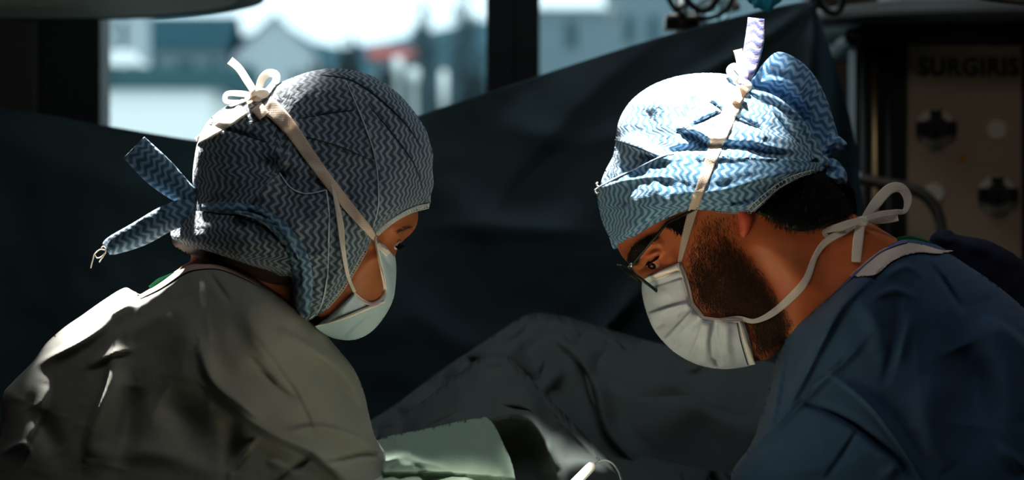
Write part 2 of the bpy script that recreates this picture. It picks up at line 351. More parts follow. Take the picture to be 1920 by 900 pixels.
MT = dict(
    navy=mat('navy_drape_cloth', (.036, .052, .064), .9, bump=(260, .25, .001), var=((.026, .060, .066), 1.4, .35, .7)),
    blue_cloth=mat('blue_drape_cloth', (.02, .05, .075), .9, bump=(260, .25, .001)),
    wall=mat('painted_wall', (.085, .08, .06), .9, bump=(40, .1, .002)), taupe=mat('taupe_wall', (.07, .045, .03), .9, bump=(40, .1, .002)),
    black=mat('black_frame', (.006, .008, .009), .6), floor=mat('vinyl_floor', (.16, .2, .19), .35, var=((.12, .15, .15), 6, .4, .6)),
    ceil=mat('ceiling_tile', (.3, .3, .28), .9, bump=(90, .2, .002)),
    gownL=mat('grey_green_gown_cloth', (.19, .20, .175), .85, sheen=.1, bump=(420, .22, .0006)),
    gownR=mat('blue_gown_cloth', (.022, .060, .125), .85, sheen=.1, bump=(420, .22, .0006)),
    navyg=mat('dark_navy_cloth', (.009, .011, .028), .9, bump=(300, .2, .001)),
    trim=mat('violet_trim', (.13, .13, .30), .8), facing=mat('pale_facing', (.55, .45, .40), .85, bump=(600, .5, .0006)),
    green=mat('green_undershirt_cloth', (.01, .17, .07), .85),
    skinL=mat('skin_brown', (.44, .13, .045), .5, sss=.12, bump=(500, .12, .0005), var=((.30, .10, .035), 25, .4, .65)),
    skinR=mat('skin_tan', (.50, .135, .045), .5, sss=.12, bump=(500, .15, .0005), var=((.5, .12, .04), 25, .4, .65)),
    ear=mat('ear_skin', (.6, .10, .05), .5, sss=.2), eye=mat('eyeball', (.6, .55, .5), .15, spec=.6), iris=mat('iris_brown', (.02, .01, .006), .2),
    hair=mat('black_hair', (.006, .005, .005), .5), beardm=mat('dark_brown_beard', (.05, .02, .009), .6), hairb=mat('dark_brown_hair', (.03, .014, .008), .6),
    brow=mat('brow_hair', (.012, .006, .004), .6),
    maskc=mat('mask_cloth', (.42, .56, .62), .7, bump=(500, .3, .0006)), maskw=mat('mask_white_binding', (.86, .76, .68), .7, bump=(600, .3, .0005)),
    maskR=mat('mask_cloth_pale', (.50, .53, .58), .7, bump=(500, .3, .0006)),
    tape=dotted('white_tape_dotted', (.84, .72, .60), (.5, .36, .26)), tapep=mat('white_tape', (.88, .83, .76), .75, thin=.4, bump=(700, .3, .0005)),
    thread=mat('white_thread', (.7, .68, .62), .8),
    capL=chevron('grey_blue_wave_cloth', (.20, .265, .32), (.034, .060, .088), duty=-.15), capR=chevron('blue_wave_cloth', (.42, .57, .70), (.065, .19, .33)), capB=chevron('deep_blue_wave_cloth', (.15, .27, .38), (.03, .085, .15), duty=-.1), seamd=mat('dark_seam', (.02, .03, .045), .9), piping=mat('pale_blue_piping', (.42, .52, .60), .85),
    capRm=chevron('blue_wave_cloth_band', (.24, .40, .54), (.04, .145, .27), sp=.16, per=.22, amp=.036), capP=chevron('light_blue_wave_cloth', (.30, .50, .72), (.055, .19, .40), sp=.17, per=.24, amp=.045),
    capT=chevron('lilac_wave_cloth', (.40, .36, .52), (.13, .15, .36), sp=.17, per=.3, amp=.04),
    gdrape=mat('grey_green_drape', (.062, .077, .074), .85, bump=(300, .2, .001)), towel=mat('green_towel_cloth', (.21, .30, .235), .85, bump=(350, .4, .001)),
    beige=mat('beige_panel', (.46, .33, .22), .55), dcol=mat('dark_column', (.016, .015, .013), .6), dplast=mat('dark_plastic', (.02, .022, .02), .5),
    blackp=mat('black_plastic', (.008, .008, .009), .4), blank=mat('pale_blank_disc', (.8, .70, .56), .6), ochre=mat('ochre_dot', (.55, .25, .03), .6),
    steel=mat('brushed_steel', (.5, .48, .44), .3, 1.0), bronze=mat('bronze_rail', (.32, .2, .09), .35, .9), glassy=mat('bottle_plastic', (.55, .75, .8), .1, trans=.7),
    ivory=mat('ivory_plastic', (.8, .75, .68), .35), cable=mat('grey_cable', (.3, .3, .32), .3, spec=.6), glove=mat('latex_glove', (.75, .72, .62), .5),
    teal=mat('teal_film', (.03, .32, .40), .25, spec=.6, bump=(60, .6, .006)), lampd=mat('lamp_housing', (.028, .03, .022), .5), lampe=emis('lamp_glass_lit', (1, .95, .85), 6),
    rimw=mat('lamp_rim_warm', (.7, .45, .28), .3, .6), shoe=mat('clog_rubber', (.05, .1, .14), .6),
)
# ------------------------------------------------------------------ the room
def box_obj(name, mat_, boxes, parent=None, bev=0.0, smooth=False):
    bm = bmesh.new()
    for b in boxes: add_box(bm, *b, bev=bev)
    return obj(name, bm, mat_, parent, smooth)
YW = 2.0
tag(box_obj('floor', MT['floor'], [(-3.2, 3.2, -4.2, YW+.2, -.1, 0)]), kind='structure')
tag(box_obj('ceiling', MT['ceil'], [(-3.2, 3.2, -4.2, YW+.2, 3.0, 3.1)]), kind='structure')
tag(box_obj('wall_left', MT['wall'], [(-3.2, -3.0, -4.2, YW+.2, 0, 3.0)]), kind='structure')
tag(box_obj('wall_right', MT['wall'], [(3.0, 3.2, -4.2, YW+.2, 0, 3.0)]), kind='structure')
tag(box_obj('wall_front', MT['wall'], [(-3.0, 3.0, -4.2, -4.0, 0, 3.0)]), kind='structure')
WX = lambda px: (px-960)*.001
wins = [(WX(80), WX(965)), (WX(965), WX(1535)), (WX(1650), WX(1920))]
zs, zt = 1.25, 2.25
tag(box_obj('wall_back', MT['taupe'], [(-3.0, wins[0][0], YW, YW+.18, 0, 3.0), (wins[0][0], 3.0, YW, YW+.18, 0, zs), (wins[0][0], 3.0, YW, YW+.18, zt, 3.0),
    (wins[1][1], wins[2][0], YW, YW+.18, zs, zt), (wins[2][1], 3.0, YW, YW+.18, zs, zt)]), kind='structure')
gl = bpy.data.materials.new('window_glass'); gl.use_nodes = True; nt = gl.node_tree; nt.nodes.clear()
o_ = nt.nodes.new('ShaderNodeOutputMaterial'); mxs = nt.nodes.new('ShaderNodeMixShader'); tr = nt.nodes.new('ShaderNodeBsdfTransparent'); gs = nt.nodes.new('ShaderNodeBsdfGlossy')
tr.inputs[0].default_value = (.86, .95, .97, 1); gs.inputs['Roughness'].default_value = .02; mxs.inputs[0].default_value = .05
nt.links.new(tr.outputs[0], mxs.inputs[1]); nt.links.new(gs.outputs[0], mxs.inputs[2]); nt.links.new(mxs.outputs[0], o_.inputs[0])
fr = [(.11, .055), (.047, .02), (.008, .03)]
for i, ((x0, x1), (a, b)) in enumerate(zip(wins, fr)):
    e = bpy.data.objects.new('window_%d' % (i+1), None); C.objects.link(e); e.location = ((x0+x1)/2, YW+.05, zs); e['kind'] = 'structure'
    bpy.context.view_layer.update()
    if i == 0: b = .053
    box_obj('window_frame', MT['black'] if i < 2 else MT['dcol'], [(x0, x0+a, YW-.01, YW+.1, zs, zt), (x1-b, x1, YW-.01, YW+.1, zs, zt), (x0, x1, YW-.01, YW+.1, zs, zs+.05), (x0, x1, YW-.01, YW+.1, zt-.05, zt)], e, bev=.002)
    box_obj('window_pane', gl, [(x0+a, x1-b, YW+.045, YW+.05, zs+.05, zt-.05)], e)
tag(box_obj('trim_1', MT['lampd'], [(-3.0, WX(80)-.002, YW-.06, YW-.002, 1.0, 2.6)], bev=.004), kind='structure')
for s_, (x, y) in enumerate([(.2, -1.6), (0, .7)]):  # fittings made up to go with the added fill lights
    t = empty('fill_light_fitting', (x, y, 2.95), ['added unseen ceiling fill light nearer the room front', 'added unseen ceiling fill light over the operating table'][s_], 'ceiling light', 'added fill lights')
    box_obj('housing', MT['ceil'], [(x-.63, x+.63, y-.33, y+.33, 2.965, 3.0)], t); box_obj('diffuser', MT['ivory'], [(x-.6, x+.6, y-.3, y+.3, 2.945, 2.965)], t)

# ------------------------------------------------------------------ outside the window (far and out of focus)
tag(box_obj('ground', mat('ground_outside', (.12, .16, .15), .9), [(-400, 400, 3, 600, -9.2, -9)]), kind='structure')
def rect_at(px0, px1, py0, py1, Y):
    a, b = at(px0, py1, Y), at(px1, py0, Y); return a.x, b.x, a.z, b.z
OM = dict(pale=mat('pale_render_wall', (.50, .55, .58), .9), grey=mat('grey_render_wall', (.17, .23, .26), .9), teal=mat('teal_slate_roof', (.035, .13, .17), .8), win=mat('dark_window_glass', (.03, .08, .10), .3),
          red=mat('red_tile_roof', (.75, .2, .17), .8), tree=mat('dark_tree', (.025, .045, .05), .9), tree2=mat('grey_tree', (.07, .12, .14), .9), white=mat('white_render', (1, .98, .95), .8), hedge=mat('dark_hedge', (.04, .10, .11), .9), hill=mat('hill_woods', (.03, .10, .13), .9))
def house(label, px0, px1, pyT, pyE, Y, depth, wm, rm, wins_=(), gable=False, base=-9, cat='building'):
    x0, x1, ze, zT = rect_at(px0, px1, pyT, pyE, Y)
    e = empty('house', ((x0+x1)/2, Y, base), label, cat)
    bm = bmesh.new(); add_box(bm, x0, x1, Y, Y+depth, base, ze)
    if gable:
        v = [bm.verts.new(p) for p in ((x0, Y, ze), (x1, Y, ze), ((x0+x1)/2, Y, zT))]; bm.faces.new(v)
    obj('wall', bm, wm, e, False)
    bm = bmesh.new(); o = .3; xm = (x0+x1)/2
    if gable: P = [(x0-o, Y-o, ze-.1), (xm, Y-o, zT+.15), (x1+o, Y-o, ze-.1), (x0-o, Y+depth, ze-.1), (xm, Y+depth, zT+.15), (x1+o, Y+depth, ze-.1)]; Fs = [(0, 1, 4, 3), (1, 2, 5, 4)]
    else: P = [(x0-o, Y-o, ze), (x1+o, Y-o, ze), (x1+o, Y+depth/2, zT), (x0-o, Y+depth/2, zT), (x0-o, Y+depth+o, ze), (x1+o, Y+depth+o, ze)]; Fs = [(0, 1, 2, 3), (3, 2, 5, 4), (0, 3, 4), (1, 5, 2)]
    vs = [bm.verts.new(p) for p in P]
    for f in Fs: bm.faces.new([vs[i] for i in f])
    r = bmesh.ops.solidify(bm, geom=bm.faces[:], thickness=.25); obj('roof', bm, rm, e, False)
    for (a, b, c, d) in wins_:
        X0, X1, Z0, Z1 = rect_at(a, b, c, d, Y); box_obj('window', OM['win'], [(X0, X1, Y-.05, Y+.2, Z0, Z1)], e)
    return e
house('white tower block at the left edge of the large window', 150, 246, -40, 5, 150, 8, OM['pale'], OM['grey'], [(200, 212, 40, 60), (200, 212, 75, 95), (226, 238, 40, 95)])
house('house with wide teal slate roof and pale wall with dark windows', 252, 425, 18, 92, 170, 10, OM['grey'], OM['teal'], [(268, 296, 105, 165), (332, 362, 112, 175), (392, 408, 110, 150)])
house('pale grey gabled house right of the teal roof', 440, 592, 30, 100, 165, 9, OM['pale'], OM['teal'], [(450, 470, 120, 170)], gable=True)
house('low white building with flat pale top behind the left cap', 120, 392, 160, 168, 60, 6, OM['white'], OM['pale'])
house('small house with red tiled roof among the trees', 698, 770, 84, 108, 140, 5, OM['grey'], OM['red'])
house('grey building with white eaves seen through the second window', 940, 1142, -6, 18, 90, 8, OM['grey'], OM['white'], [(1060, 1082, 40, 90)])
house('dull grey block at the right of the second window', 1146, 1700, -120, -100, 110, 8, OM['grey'], OM['grey'], [(1170, 1190, 30, 80), (1215, 1235, 30, 80), (1660, 1690, -60, -20)])
# hill behind
bm = bmesh.new(); hp = [(-60, 30), (150, 40), (300, 15), (430, 40), (540, 22), (590, 50), (640, 60), (720, 50), (800, 30), (900, 10), (1000, 10), (1100, 20), (1300, 60), (1900, 40)]
ft = [bm.verts.new(at(x, y+30, 230)) for x, y in hp]; bk = [bm.verts.new((v.co.x, 330, v.co.z+1)) for v in ft]; bt = [bm.verts.new((v.co.x, 170, -9)) for v in ft]
for i in range(len(hp)-1): bm.faces.new((ft[i], ft[i+1], bk[i+1], bk[i])); bm.faces.new((bt[i], bt[i+1], ft[i+1], ft[i]))
tag(obj('hillside', bm, OM['hill']), kind='structure')
def tree(px, pyTop, pyBase, Y, wpx, label, m, seed):
    r = random.Random(seed); top = at(px, pyTop, Y); base = at(px, pyBase, Y); k = (Y-CAM_Y)/DIST/PPM; hgt = top.z-base.z
    e = empty('tree', (base.x, Y, -9), label, 'tree', 'trees outside the windows')
    bm = bmesh.new(); add_tube(bm, [(base.x, Y, -9), (base.x, Y, base.z+hgt*.3), (base.x, Y, base.z+hgt*.8)], [.3, .22, .08], 8); obj('trunk', bm, m, e)
    bm = bmesh.new()
    for i in range(110):
        a = r.uniform(0, 6.28); t = r.uniform(.05, .9); R = wpx*k*.5*math.sin(math.pi*min(1, t*.8+.2))*r.uniform(.5, 1); p = Vector((base.x, Y, base.z+hgt*t*.8))
        q = p+Vector((math.cos(a)*R, math.sin(a)*R, hgt*r.uniform(.1, .3)))
        add_tube(bm, [p, p.lerp(q, .5)+Vector((0, 0, -.02*hgt)), q], [.06, .04, .02], 4)
        for j in range(5):
            c = p.lerp(q, r.uniform(.4, 1.05)); s = wpx*k*.03*r.uniform(.5, 1.3)
            M = Matrix.Translation(c) @ Matrix.Rotation(r.uniform(0, 6), 4, 'X') @ Matrix.Diagonal((s, s*.6, s*1.6, 1)); bmesh.ops.create_icosphere(bm, subdivisions=1, radius=1, matrix=M)
    obj('crown', bm, m, e)
for i, (px, a, b, Y, wd, lb, m) in enumerate([(650, 60, 300, 100, 130, 'dark bushy tree left of the red roof', 'tree'), (730, 110, 300, 70, 110, 'low dark tree in front of the red roofed house', 'tree'), (800, 5, 300, 85, 120, 'tall tree right of the red roof', 'tree2'),
        (690, 150, 330, 62, 200, 'broad dark tree behind the crown of the left cap', 'tree'), (885, 120, 330, 66, 150, 'dark grey tree low at the window post', 'tree'), (560, 130, 330, 75, 120, 'dark bushy tree below the pale gabled house', 'tree2'),
        (872, -25, 300, 80, 110, 'tall grey tree next to the dark window post', 'tree2'), (830, 100, 300, 55, 120, 'broad dark tree low beside the window post', 'tree2'), (600, 90, 300, 120, 80, 'small dark tree against the pale gabled house', 'tree')]):
    tree(px, a, b, Y, wd, lb, OM[m], i+3)
for px, py, hh, ww, nm in [(832, 165, 62, 14, 'tallest'), (746, 122, 28, 18, 'left hand'), (776, 140, 22, 20, 'middle')]:  # made-up posts standing in for bright spots between the trees
    p = at(px, py, 45); k = 47.5/DIST/PPM; bm = bmesh.new(); add_lathe(bm, [(0, -9), (ww*k*.3, -9), (ww*k*.3, p.z-hh*k/2), (ww*k*.5, p.z-hh*k/2), (ww*k*.5, p.z+hh*k/2), (0, p.z+hh*k/2+.03)], (p.x, 45, 0), n=16)
    tag(obj('pale_post', bm, OM['white']), '%s of three pale posts standing in for bright spots among the trees' % nm, 'post', 'pale posts outside')
bm = bmesh.new(); a = at(192, 150, 58); b = at(410, 128, 58); add_box(bm, a.x-1, b.x, 66.5, 68, -9, at(0, 128, 67).z, .1); tag(obj('hedge', bm, OM['hedge']), 'dark clipped hedge behind the low white building', 'hedge')
# white car on the flat white roof deck
cx, cz = at(236, 112, 72).x, at(236, 131, 72).z; k = 74.5/DIST/PPM
car = empty('car', (cx, 72, cz-.2), 'white car parked behind the dark hedge outside', 'car')
box_obj('car_body', OM['white'], [(cx-36*k, cx+36*k, 71.5, 73, cz, cz+18*k)], car, bev=.12, smooth=True); box_obj('car_cabin', OM['white'], [(cx-30*k, cx+16*k, 71.6, 72.9, cz+16*k, cz+36*k)], car, bev=.16, smooth=True)
for q in (-20, 20):
    bm = bmesh.new(); add_lathe(bm, [(0, 0), (7*k, 0), (7*k, .2), (0, .2)], (cx+q*k, 71.6, cz), (0, -1, 0), 16); obj('wheel', bm, OM['win'], car)
tag(box_obj('parking_deck', OM['hedge'], [(at(120, 0, 72).x, at(430, 0, 72).x, 69, 80, -9, cz-7*k)]), kind='structure')

# ------------------------------------------------------------------ surgical lamps
def surgical_lamp(c, tgt, R, label, rim='lampd', arm_to=None, lit=True):
    c = Vector(c); ax = (c-Vector(tgt)).normalized(); e = empty('surgical_lamp', c, label, 'surgical lamp', 'surgical lamps')
    bm = bmesh.new(); add_lathe(bm, [(0, .02), (R*.93, .02), (R*.985, .012), (R, .03), (R*.99, .06), (R*.9, .09), (R*.5, .12), (.05, .14), (0, .14)], c, ax, 48); obj('lamp_head', bm, MT[rim], e)
    bm = bmesh.new(); add_lathe(bm, [(0, .012), (R*.88, .012), (R*.9, .02)], c, ax, 48); obj('lamp_glass', bm, MT['blank'], e)
    bm = bmesh.new(); h = c+ax*.13; t = Vector(arm_to or (c.x, c.y, 3.0)); k = Vector((t.x, t.y, max(h.z+.15, 2.6))); add_tube(bm, [h, h+ax*.08, k.lerp(h, .5)+Vector((0, 0, .06)), k, (t.x, t.y, 2.995)], .022, 12); obj('lamp_arm', bm, MT['lampd'], e)
    return e
def beamlamp(L, label):
    c, t = Vector(L[0]), Vector(L[1]); ax = (c-t).normalized(); surgical_lamp(c+ax*.05, t, .12, label)
beamlamp(LAMP_FIELD, 'overhead surgical lamp aimed down at the operating field')
beamlamp(LAMP_CROWN, 'overhead surgical lamp above the blue gowned person')
beamlamp(LAMP_BACK, 'overhead surgical lamp behind the grey gowned person')
p = at(500, 19, .9)
surgical_lamp((p.x-.36, .9, p.z+.006), (p.x-.36, .9, 0), .36, 'dark round surgical lamp head in the upper left corner', arm_to=(-1.5, 1.3, 3))
p = at(1905, 3, .3)
surgical_lamp((p.x+.13, .33, p.z+.02), (p.x+.12, .2, 0), .21, 'surgical lamp head with bright warm rim at the upper right corner', rim='rimw')

# ------------------------------------------------------------------ the dark blue screen sheet
def sheet(name, topline, bottom_py, Yfn, m, parent=None, nx=220, nz=90, thick=.0025, hem=0.006):
    T = spline(np.array(topline, float), 12); xs = np.linspace(T[0, 0], T[-1, 0], nx); ty = np.interp(xs, T[:, 0], T[:, 1]); V = []; F = []
    for j in range(nz):
        f = (j/(nz-1))**1.15
        py = ty*(1-f)+bottom_py*f; y = Yfn(xs, py, py-ty)
        k = (y-CAM_Y)/DIST/PPM; V.append(np.stack([(xs-960)*k, y, CAM_Z-(py-450)*k], 1))
    V = np.concatenate(V); n = len(V); I = np.arange(n).reshape(nz, nx)
    q = np.stack([I[:-1, :-1], I[:-1, 1:], I[1:, 1:], I[1:, :-1]], -1).reshape(-1, 4); Vb = V+[0, thick, 0]
    F = [tuple(a) for a in q]+[tuple(a[::-1]+n) for a in q]
    for j in range(nz-1):
        for i in (0, nx-1): a, b = I[j, i], I[j+1, i]; F.append((a, b, b+n, a+n))
    for i in range(nx-1):
        for j in (0, nz-1): a, b = I[j, i], I[j, i+1]; F.append((a, b, b+n, a+n))
    return npmesh(name, np.vstack([V, Vb]), F, None, m, parent)
dfolds = [fold([(1520, 15), (1440, 70), (1340, 130), (1200, 215)], .03, 14, .5), fold([(820, 330), (900, 420), (1100, 410)], .022, 40), fold([(1240, 60), (1100, 180), (960, 330), (880, 470)], .025, 60, .4),
          fold([(1180, 560), (1120, 640), (1040, 720)], .03, 16, .5), fold([(780, 430), (900, 425), (1120, 440)], .012, 14), fold([(0, 270), (200, 330), (330, 420)], .02, 50), fold([(1525, 20), (1515, 160), (1500, 420)], .03, 10, .6),
          fold([(1250, 480), (1150, 600), (1020, 690)], .025, 26, .5), fold([(760, 560), (860, 640), (980, 650)], .015, 30), fold([(900, 200), (1040, 260), (1230, 240)], .012, 25)]
def Yscreen(x, py, dz):
    y = .78+.018*np.sin(x/70+.004*py)*np.clip(dz/200, 0, 1)+.03*vnoise(x, py, 160, 2)*np.clip(dz/60, 0, 1)+.008*vnoise(x, py, 45, 4)
    for f in dfolds: y = y-f(x, py)
    return y
scr = empty('screen_drape', (0, .78, 0), 'large dark navy sheet hung across behind both people', 'drape')
sheet('sheet', [(-330, 150), (-100, 188), (80, 214), (190, 234), (375, 264), (560, 280), (700, 250), (785, 216), (1000, 145), (1250, 66), (1470, 10), (1530, 4)], 1150, Yscreen, MT['navy'], scr)
sheet('side_fold', [(1524, 4), (1535, 30), (1562, 110), (1600, 250), (1625, 450), (1640, 600)], 1560, lambda x, py, dz: .83+.02*np.sin(x/14)+.01*vnoise(x, py, 60, 3), MT['blue_cloth'], scr, nx=60)
for px, lb in ((1516, 'steel pole holding the right corner of the dark navy sheet'), (-300, 'steel pole holding the far left corner of the dark navy sheet')):
    x = at(px, 0, .81).x; e = empty('drape_pole', (x, .81, 0), lb, 'pole', 'drape poles'); bm = bmesh.new()
    zt_ = at(px, 6 if px > 0 else 160, .835).z-.004; add_tube(bm, [(x, .835, .02), (x, .835, zt_)], .009, 12); obj('pole', bm, MT['steel'], e)
    bm = bmesh.new()
    for a in range(5):
        q = a*2*math.pi/5; add_tube(bm, [(x, .81, .05), (x+.2*math.cos(q), .81+.2*math.sin(q), .02)], .012, 8)
    obj('foot', bm, MT['steel'], e)

# ------------------------------------------------------------------ infusion gear at the top
x0 = at(1278, 0, 1.1).x
iv = empty('infusion_clamp', (x0, 1.1, 0), 'metal clamp with black knobs on a pole behind the navy sheet', 'clamp')
bm = bmesh.new(); add_tube(bm, [(x0, 1.1, .02), (x0, 1.1, 2.1)], .010, 12); obj('pole', bm, MT['steel'], iv)
k = 3.6/DIST/PPM
def pb(px0, px1, py0, py1, Y, d, m, nm, par, bev=.004):
    a, b, c_, d_ = rect_at(px0, px1, py0, py1, Y); return box_obj(nm, m, [(a, b, Y-d/2, Y+d/2, c_, d_)], par, bev=bev, smooth=False)
pb(1245, 1312, 30, 58, 1.05, .05, mat('dark_bronze_metal', (.12, .1, .08), .3, .9), 'clamp_body', iv, .006)
pb(1247, 1272, 27, 37, 1.02, .05, MT['steel'], 'clamp_jaw', iv, .004); pb(1284, 1308, 29, 38, 1.02, .05, MT['steel'], 'clamp_jaw', iv, .004)
for px, py in ((1275, 14), (1300, 26)):
    bm = bmesh.new(); bmesh.ops.create_uvsphere(bm, u_segments=16, v_segments=10, radius=8*k, matrix=Matrix.Translation(at(px, py, 1.03))); obj('knob', bm, MT['steel'], iv)
bm = bmesh.new(); add_tube(bm, [at(*q, 1.0) for q in spline(np.array([(1278, -20), (1290, 2), (1305, 16), (1322, 20), (1340, 6), (1352, -20)], float), 5)], .005, 8)
add_tube(bm, [at(*q, 1.02) for q in spline(np.array([(1240, -30), (1268, 20), (1300, 30), (1330, 34), (1362, 18), (1382, -20)], float), 5)], .004, 8)
tag(obj('cable', bm, MT['blackp']), 'two black cable loops hanging at the clamp behind the sheet', 'cable')
bo = empty('infusion_bottle', at(1345, 20, 1.12), 'clear plastic bottle lying above the top edge of the navy sheet', 'bottle')
a, b = at(1310, 34, 1.12), at(1368, 8, 1.12); ax = (b-a).normalized(); L = (b-a).length; bm = bmesh.new(); add_lathe(bm, [(0, 0), (.018, .0), (.024, .006), (.024, L*.7), (.012, L*.85), (.012, L)], a, ax, 24); obj('bottle_body', bm, MT['glassy'], bo)
bm = bmesh.new(); add_lathe(bm, [(0, L), (.014, L), (.014, L+.012), (0, L+.014)], a, ax, 20); obj('bottle_cap', bm, MT['ivory'], bo)
bm = bmesh.new(); add_tube(bm, [at(*q, 1.06) for q in spline(np.array([(1528, -30), (1536, 0), (1550, 20), (1568, 24), (1579, 8), (1578, -30)], float), 5)], .005, 8)
tag(obj('cable', bm, MT['blackp']), 'dark cable loop hanging above the right corner of the navy sheet', 'cable')
bm = bmesh.new(); c = at(1432, -6, .45); bmesh.ops.create_icosphere(bm, subdivisions=4, radius=1, matrix=Matrix.Translation(c) @ Matrix.Diagonal((.022, .02, .0165, 1)))
for v in bm.verts: v.co += (v.co-c)*float(vnoise(np.array([v.co.x*1000]), np.array([v.co.z*1000+v.co.y*700]), 9)[0])*.5
add_tube(bm, [c+Vector((0, 0, .012)), c+Vector((.004, 0, .06)), c+Vector((0, 0, .5))], [.008, .003, .003], 8)
tag(obj('hanging_pouch', bm, MT['teal']), 'small crumpled teal plastic pouch hanging at the top edge', 'pouch')

# ------------------------------------------------------------------ supply column on the right
YC = 1.35; K3 = (YC-CAM_Y)/DIST/PPM
col = empty('supply_column', (at(1800, 0, YC).x, YC+.2, 0), 'dark medical supply column with beige outlet panel behind the blue gowned person', 'supply column')
def cb(px0, px1, py0, py1, dy0, dy1, m, nm, bev=.004, par=None):
    a, b, c_, d_ = rect_at(px0, px1, py0, py1, YC); return box_obj(nm, m, [(a, b, YC+dy0, YC+dy1, c_, d_)], par or col, bev=bev)
cb(1606, 1945, 70, 1100, .012, .10, MT['dcol'], 'column_body'); cb(1702, 1917, 82, 1080, 0, .02, MT['beige'], 'outlet_panel')
cb(1600, 1990, 52, 84, -.05, .4, MT['dcol'], 'top_shelf', .012); cb(1572, 1622, 58, 92, -.07, .05, MT['blackp'], 'shelf_bumper', .014)
cb(1700, 1760, -60, 56, .06, .3, MT['beige'], 'column_neck')
bm = bmesh.new(); c = at(1800, 56, YC+.12); add_lathe(bm, [(0, .045), (.15, .042), (.26, .025), (.31, 0), (0, 0)], c, (0, 0, 1), 48); obj('shelf_cover', bm, mat('grey_cover', (.14, .15, .14), .5), col)
for px, rr, m in ((1640, 7, 'bronze'), (1619, 6, 'dplast'), (1665, 8, 'dplast')):
    bm = bmesh.new(); x = at(px, 0, YC).x; add_tube(bm, [(x, YC-.01, at(0, 1000, YC).z), (x, YC-.01, at(0, 80, YC).z)], rr*K3, 12); obj('side_rail', bm, MT[m], col)
bm = bmesh.new(); add_tube(bm, [at(q[0], q[1], YC-.12) for q in spline(np.array([(1610, 335), (1650, 343), (1700, 352), (1738, 370), (1760, 405), (1766, 460), (1766, 560)], float), 6)], 11*K3, 14)
obj('grab_handle', bm, mat('dark_steel_handle', (.16, .14, .12), .4, .7), col)
def disc(px, py, r, m, nm, dy, th, par=col, n=36):
    c = at(px, py, YC+dy); bm = bmesh.new(); add_lathe(bm, [(0, 0), (r*K3, 0), (r*K3, th*.7), (r*K3*.93, th), (0, th)], c, (0, -1, 0), n); return obj(nm, bm, m, par, False)
for px, py in ((1753, 240), (1868, 365)):
    g = disc(px, py, 35, MT['blank'], 'gas_outlet', 0, .006)
    disc(px, py, 21, MT['dplast'], 'outlet_socket', -.006, .03, g); disc(px, py, 9, MT['blackp'], 'outlet_pin', -.036, .01, g)
    cb(px-37, px+37, py-12, py+14, -.022, -.004, MT['blackp'], 'outlet_bar', .003, g); cb(px-11, px+12, py-33, py-22, -.012, -.004, MT['dplast'], 'outlet_tag', .001, g)
disc(1869, 243, 18, MT['blank'], 'blank_cover', 0, .004); disc(1752, 362, 18, MT['blank'], 'blank_cover', 0, .004); disc(1804, 296, 8, MT['ochre'], 'indicator_dot', 0, .003)
disc(1748, 66, 9, MT['blackp'], 'shelf_screw', -.05, .004)
cu = bpy.data.curves.new('panel_lettering', 'FONT'); cu.body = 'SURGIRIS'; cu.size = 1; cu.extrude = .01; cu.offset = .028; cu.space_character = 1.1
to = bpy.data.objects.new('panel_lettering', cu); C.objects.link(to); bpy.context.view_layer.update()
dg = bpy.context.evaluated_depsgraph_get(); me = bpy.data.meshes.new_from_object(to.evaluated_get(dg)); bpy.data.objects.remove(to)
vs = np.array([v.co for v in me.vertices]); mn, mx_ = vs.min(0), vs.max(0); a, b, c_, d_ = rect_at(1722, 1910, 107, 143, YC-.001)
for v in me.vertices:
    u, t = (v.co.x-mn[0])/(mx_[0]-mn[0]), (v.co.y-mn[1])/(mx_[1]-mn[1]); v.co = Vector((a+(b-a)*u, YC-.001-(v.co.z)*.1, c_+(d_-c_)*t))
link('panel_lettering', me, MT['blackp'], col)

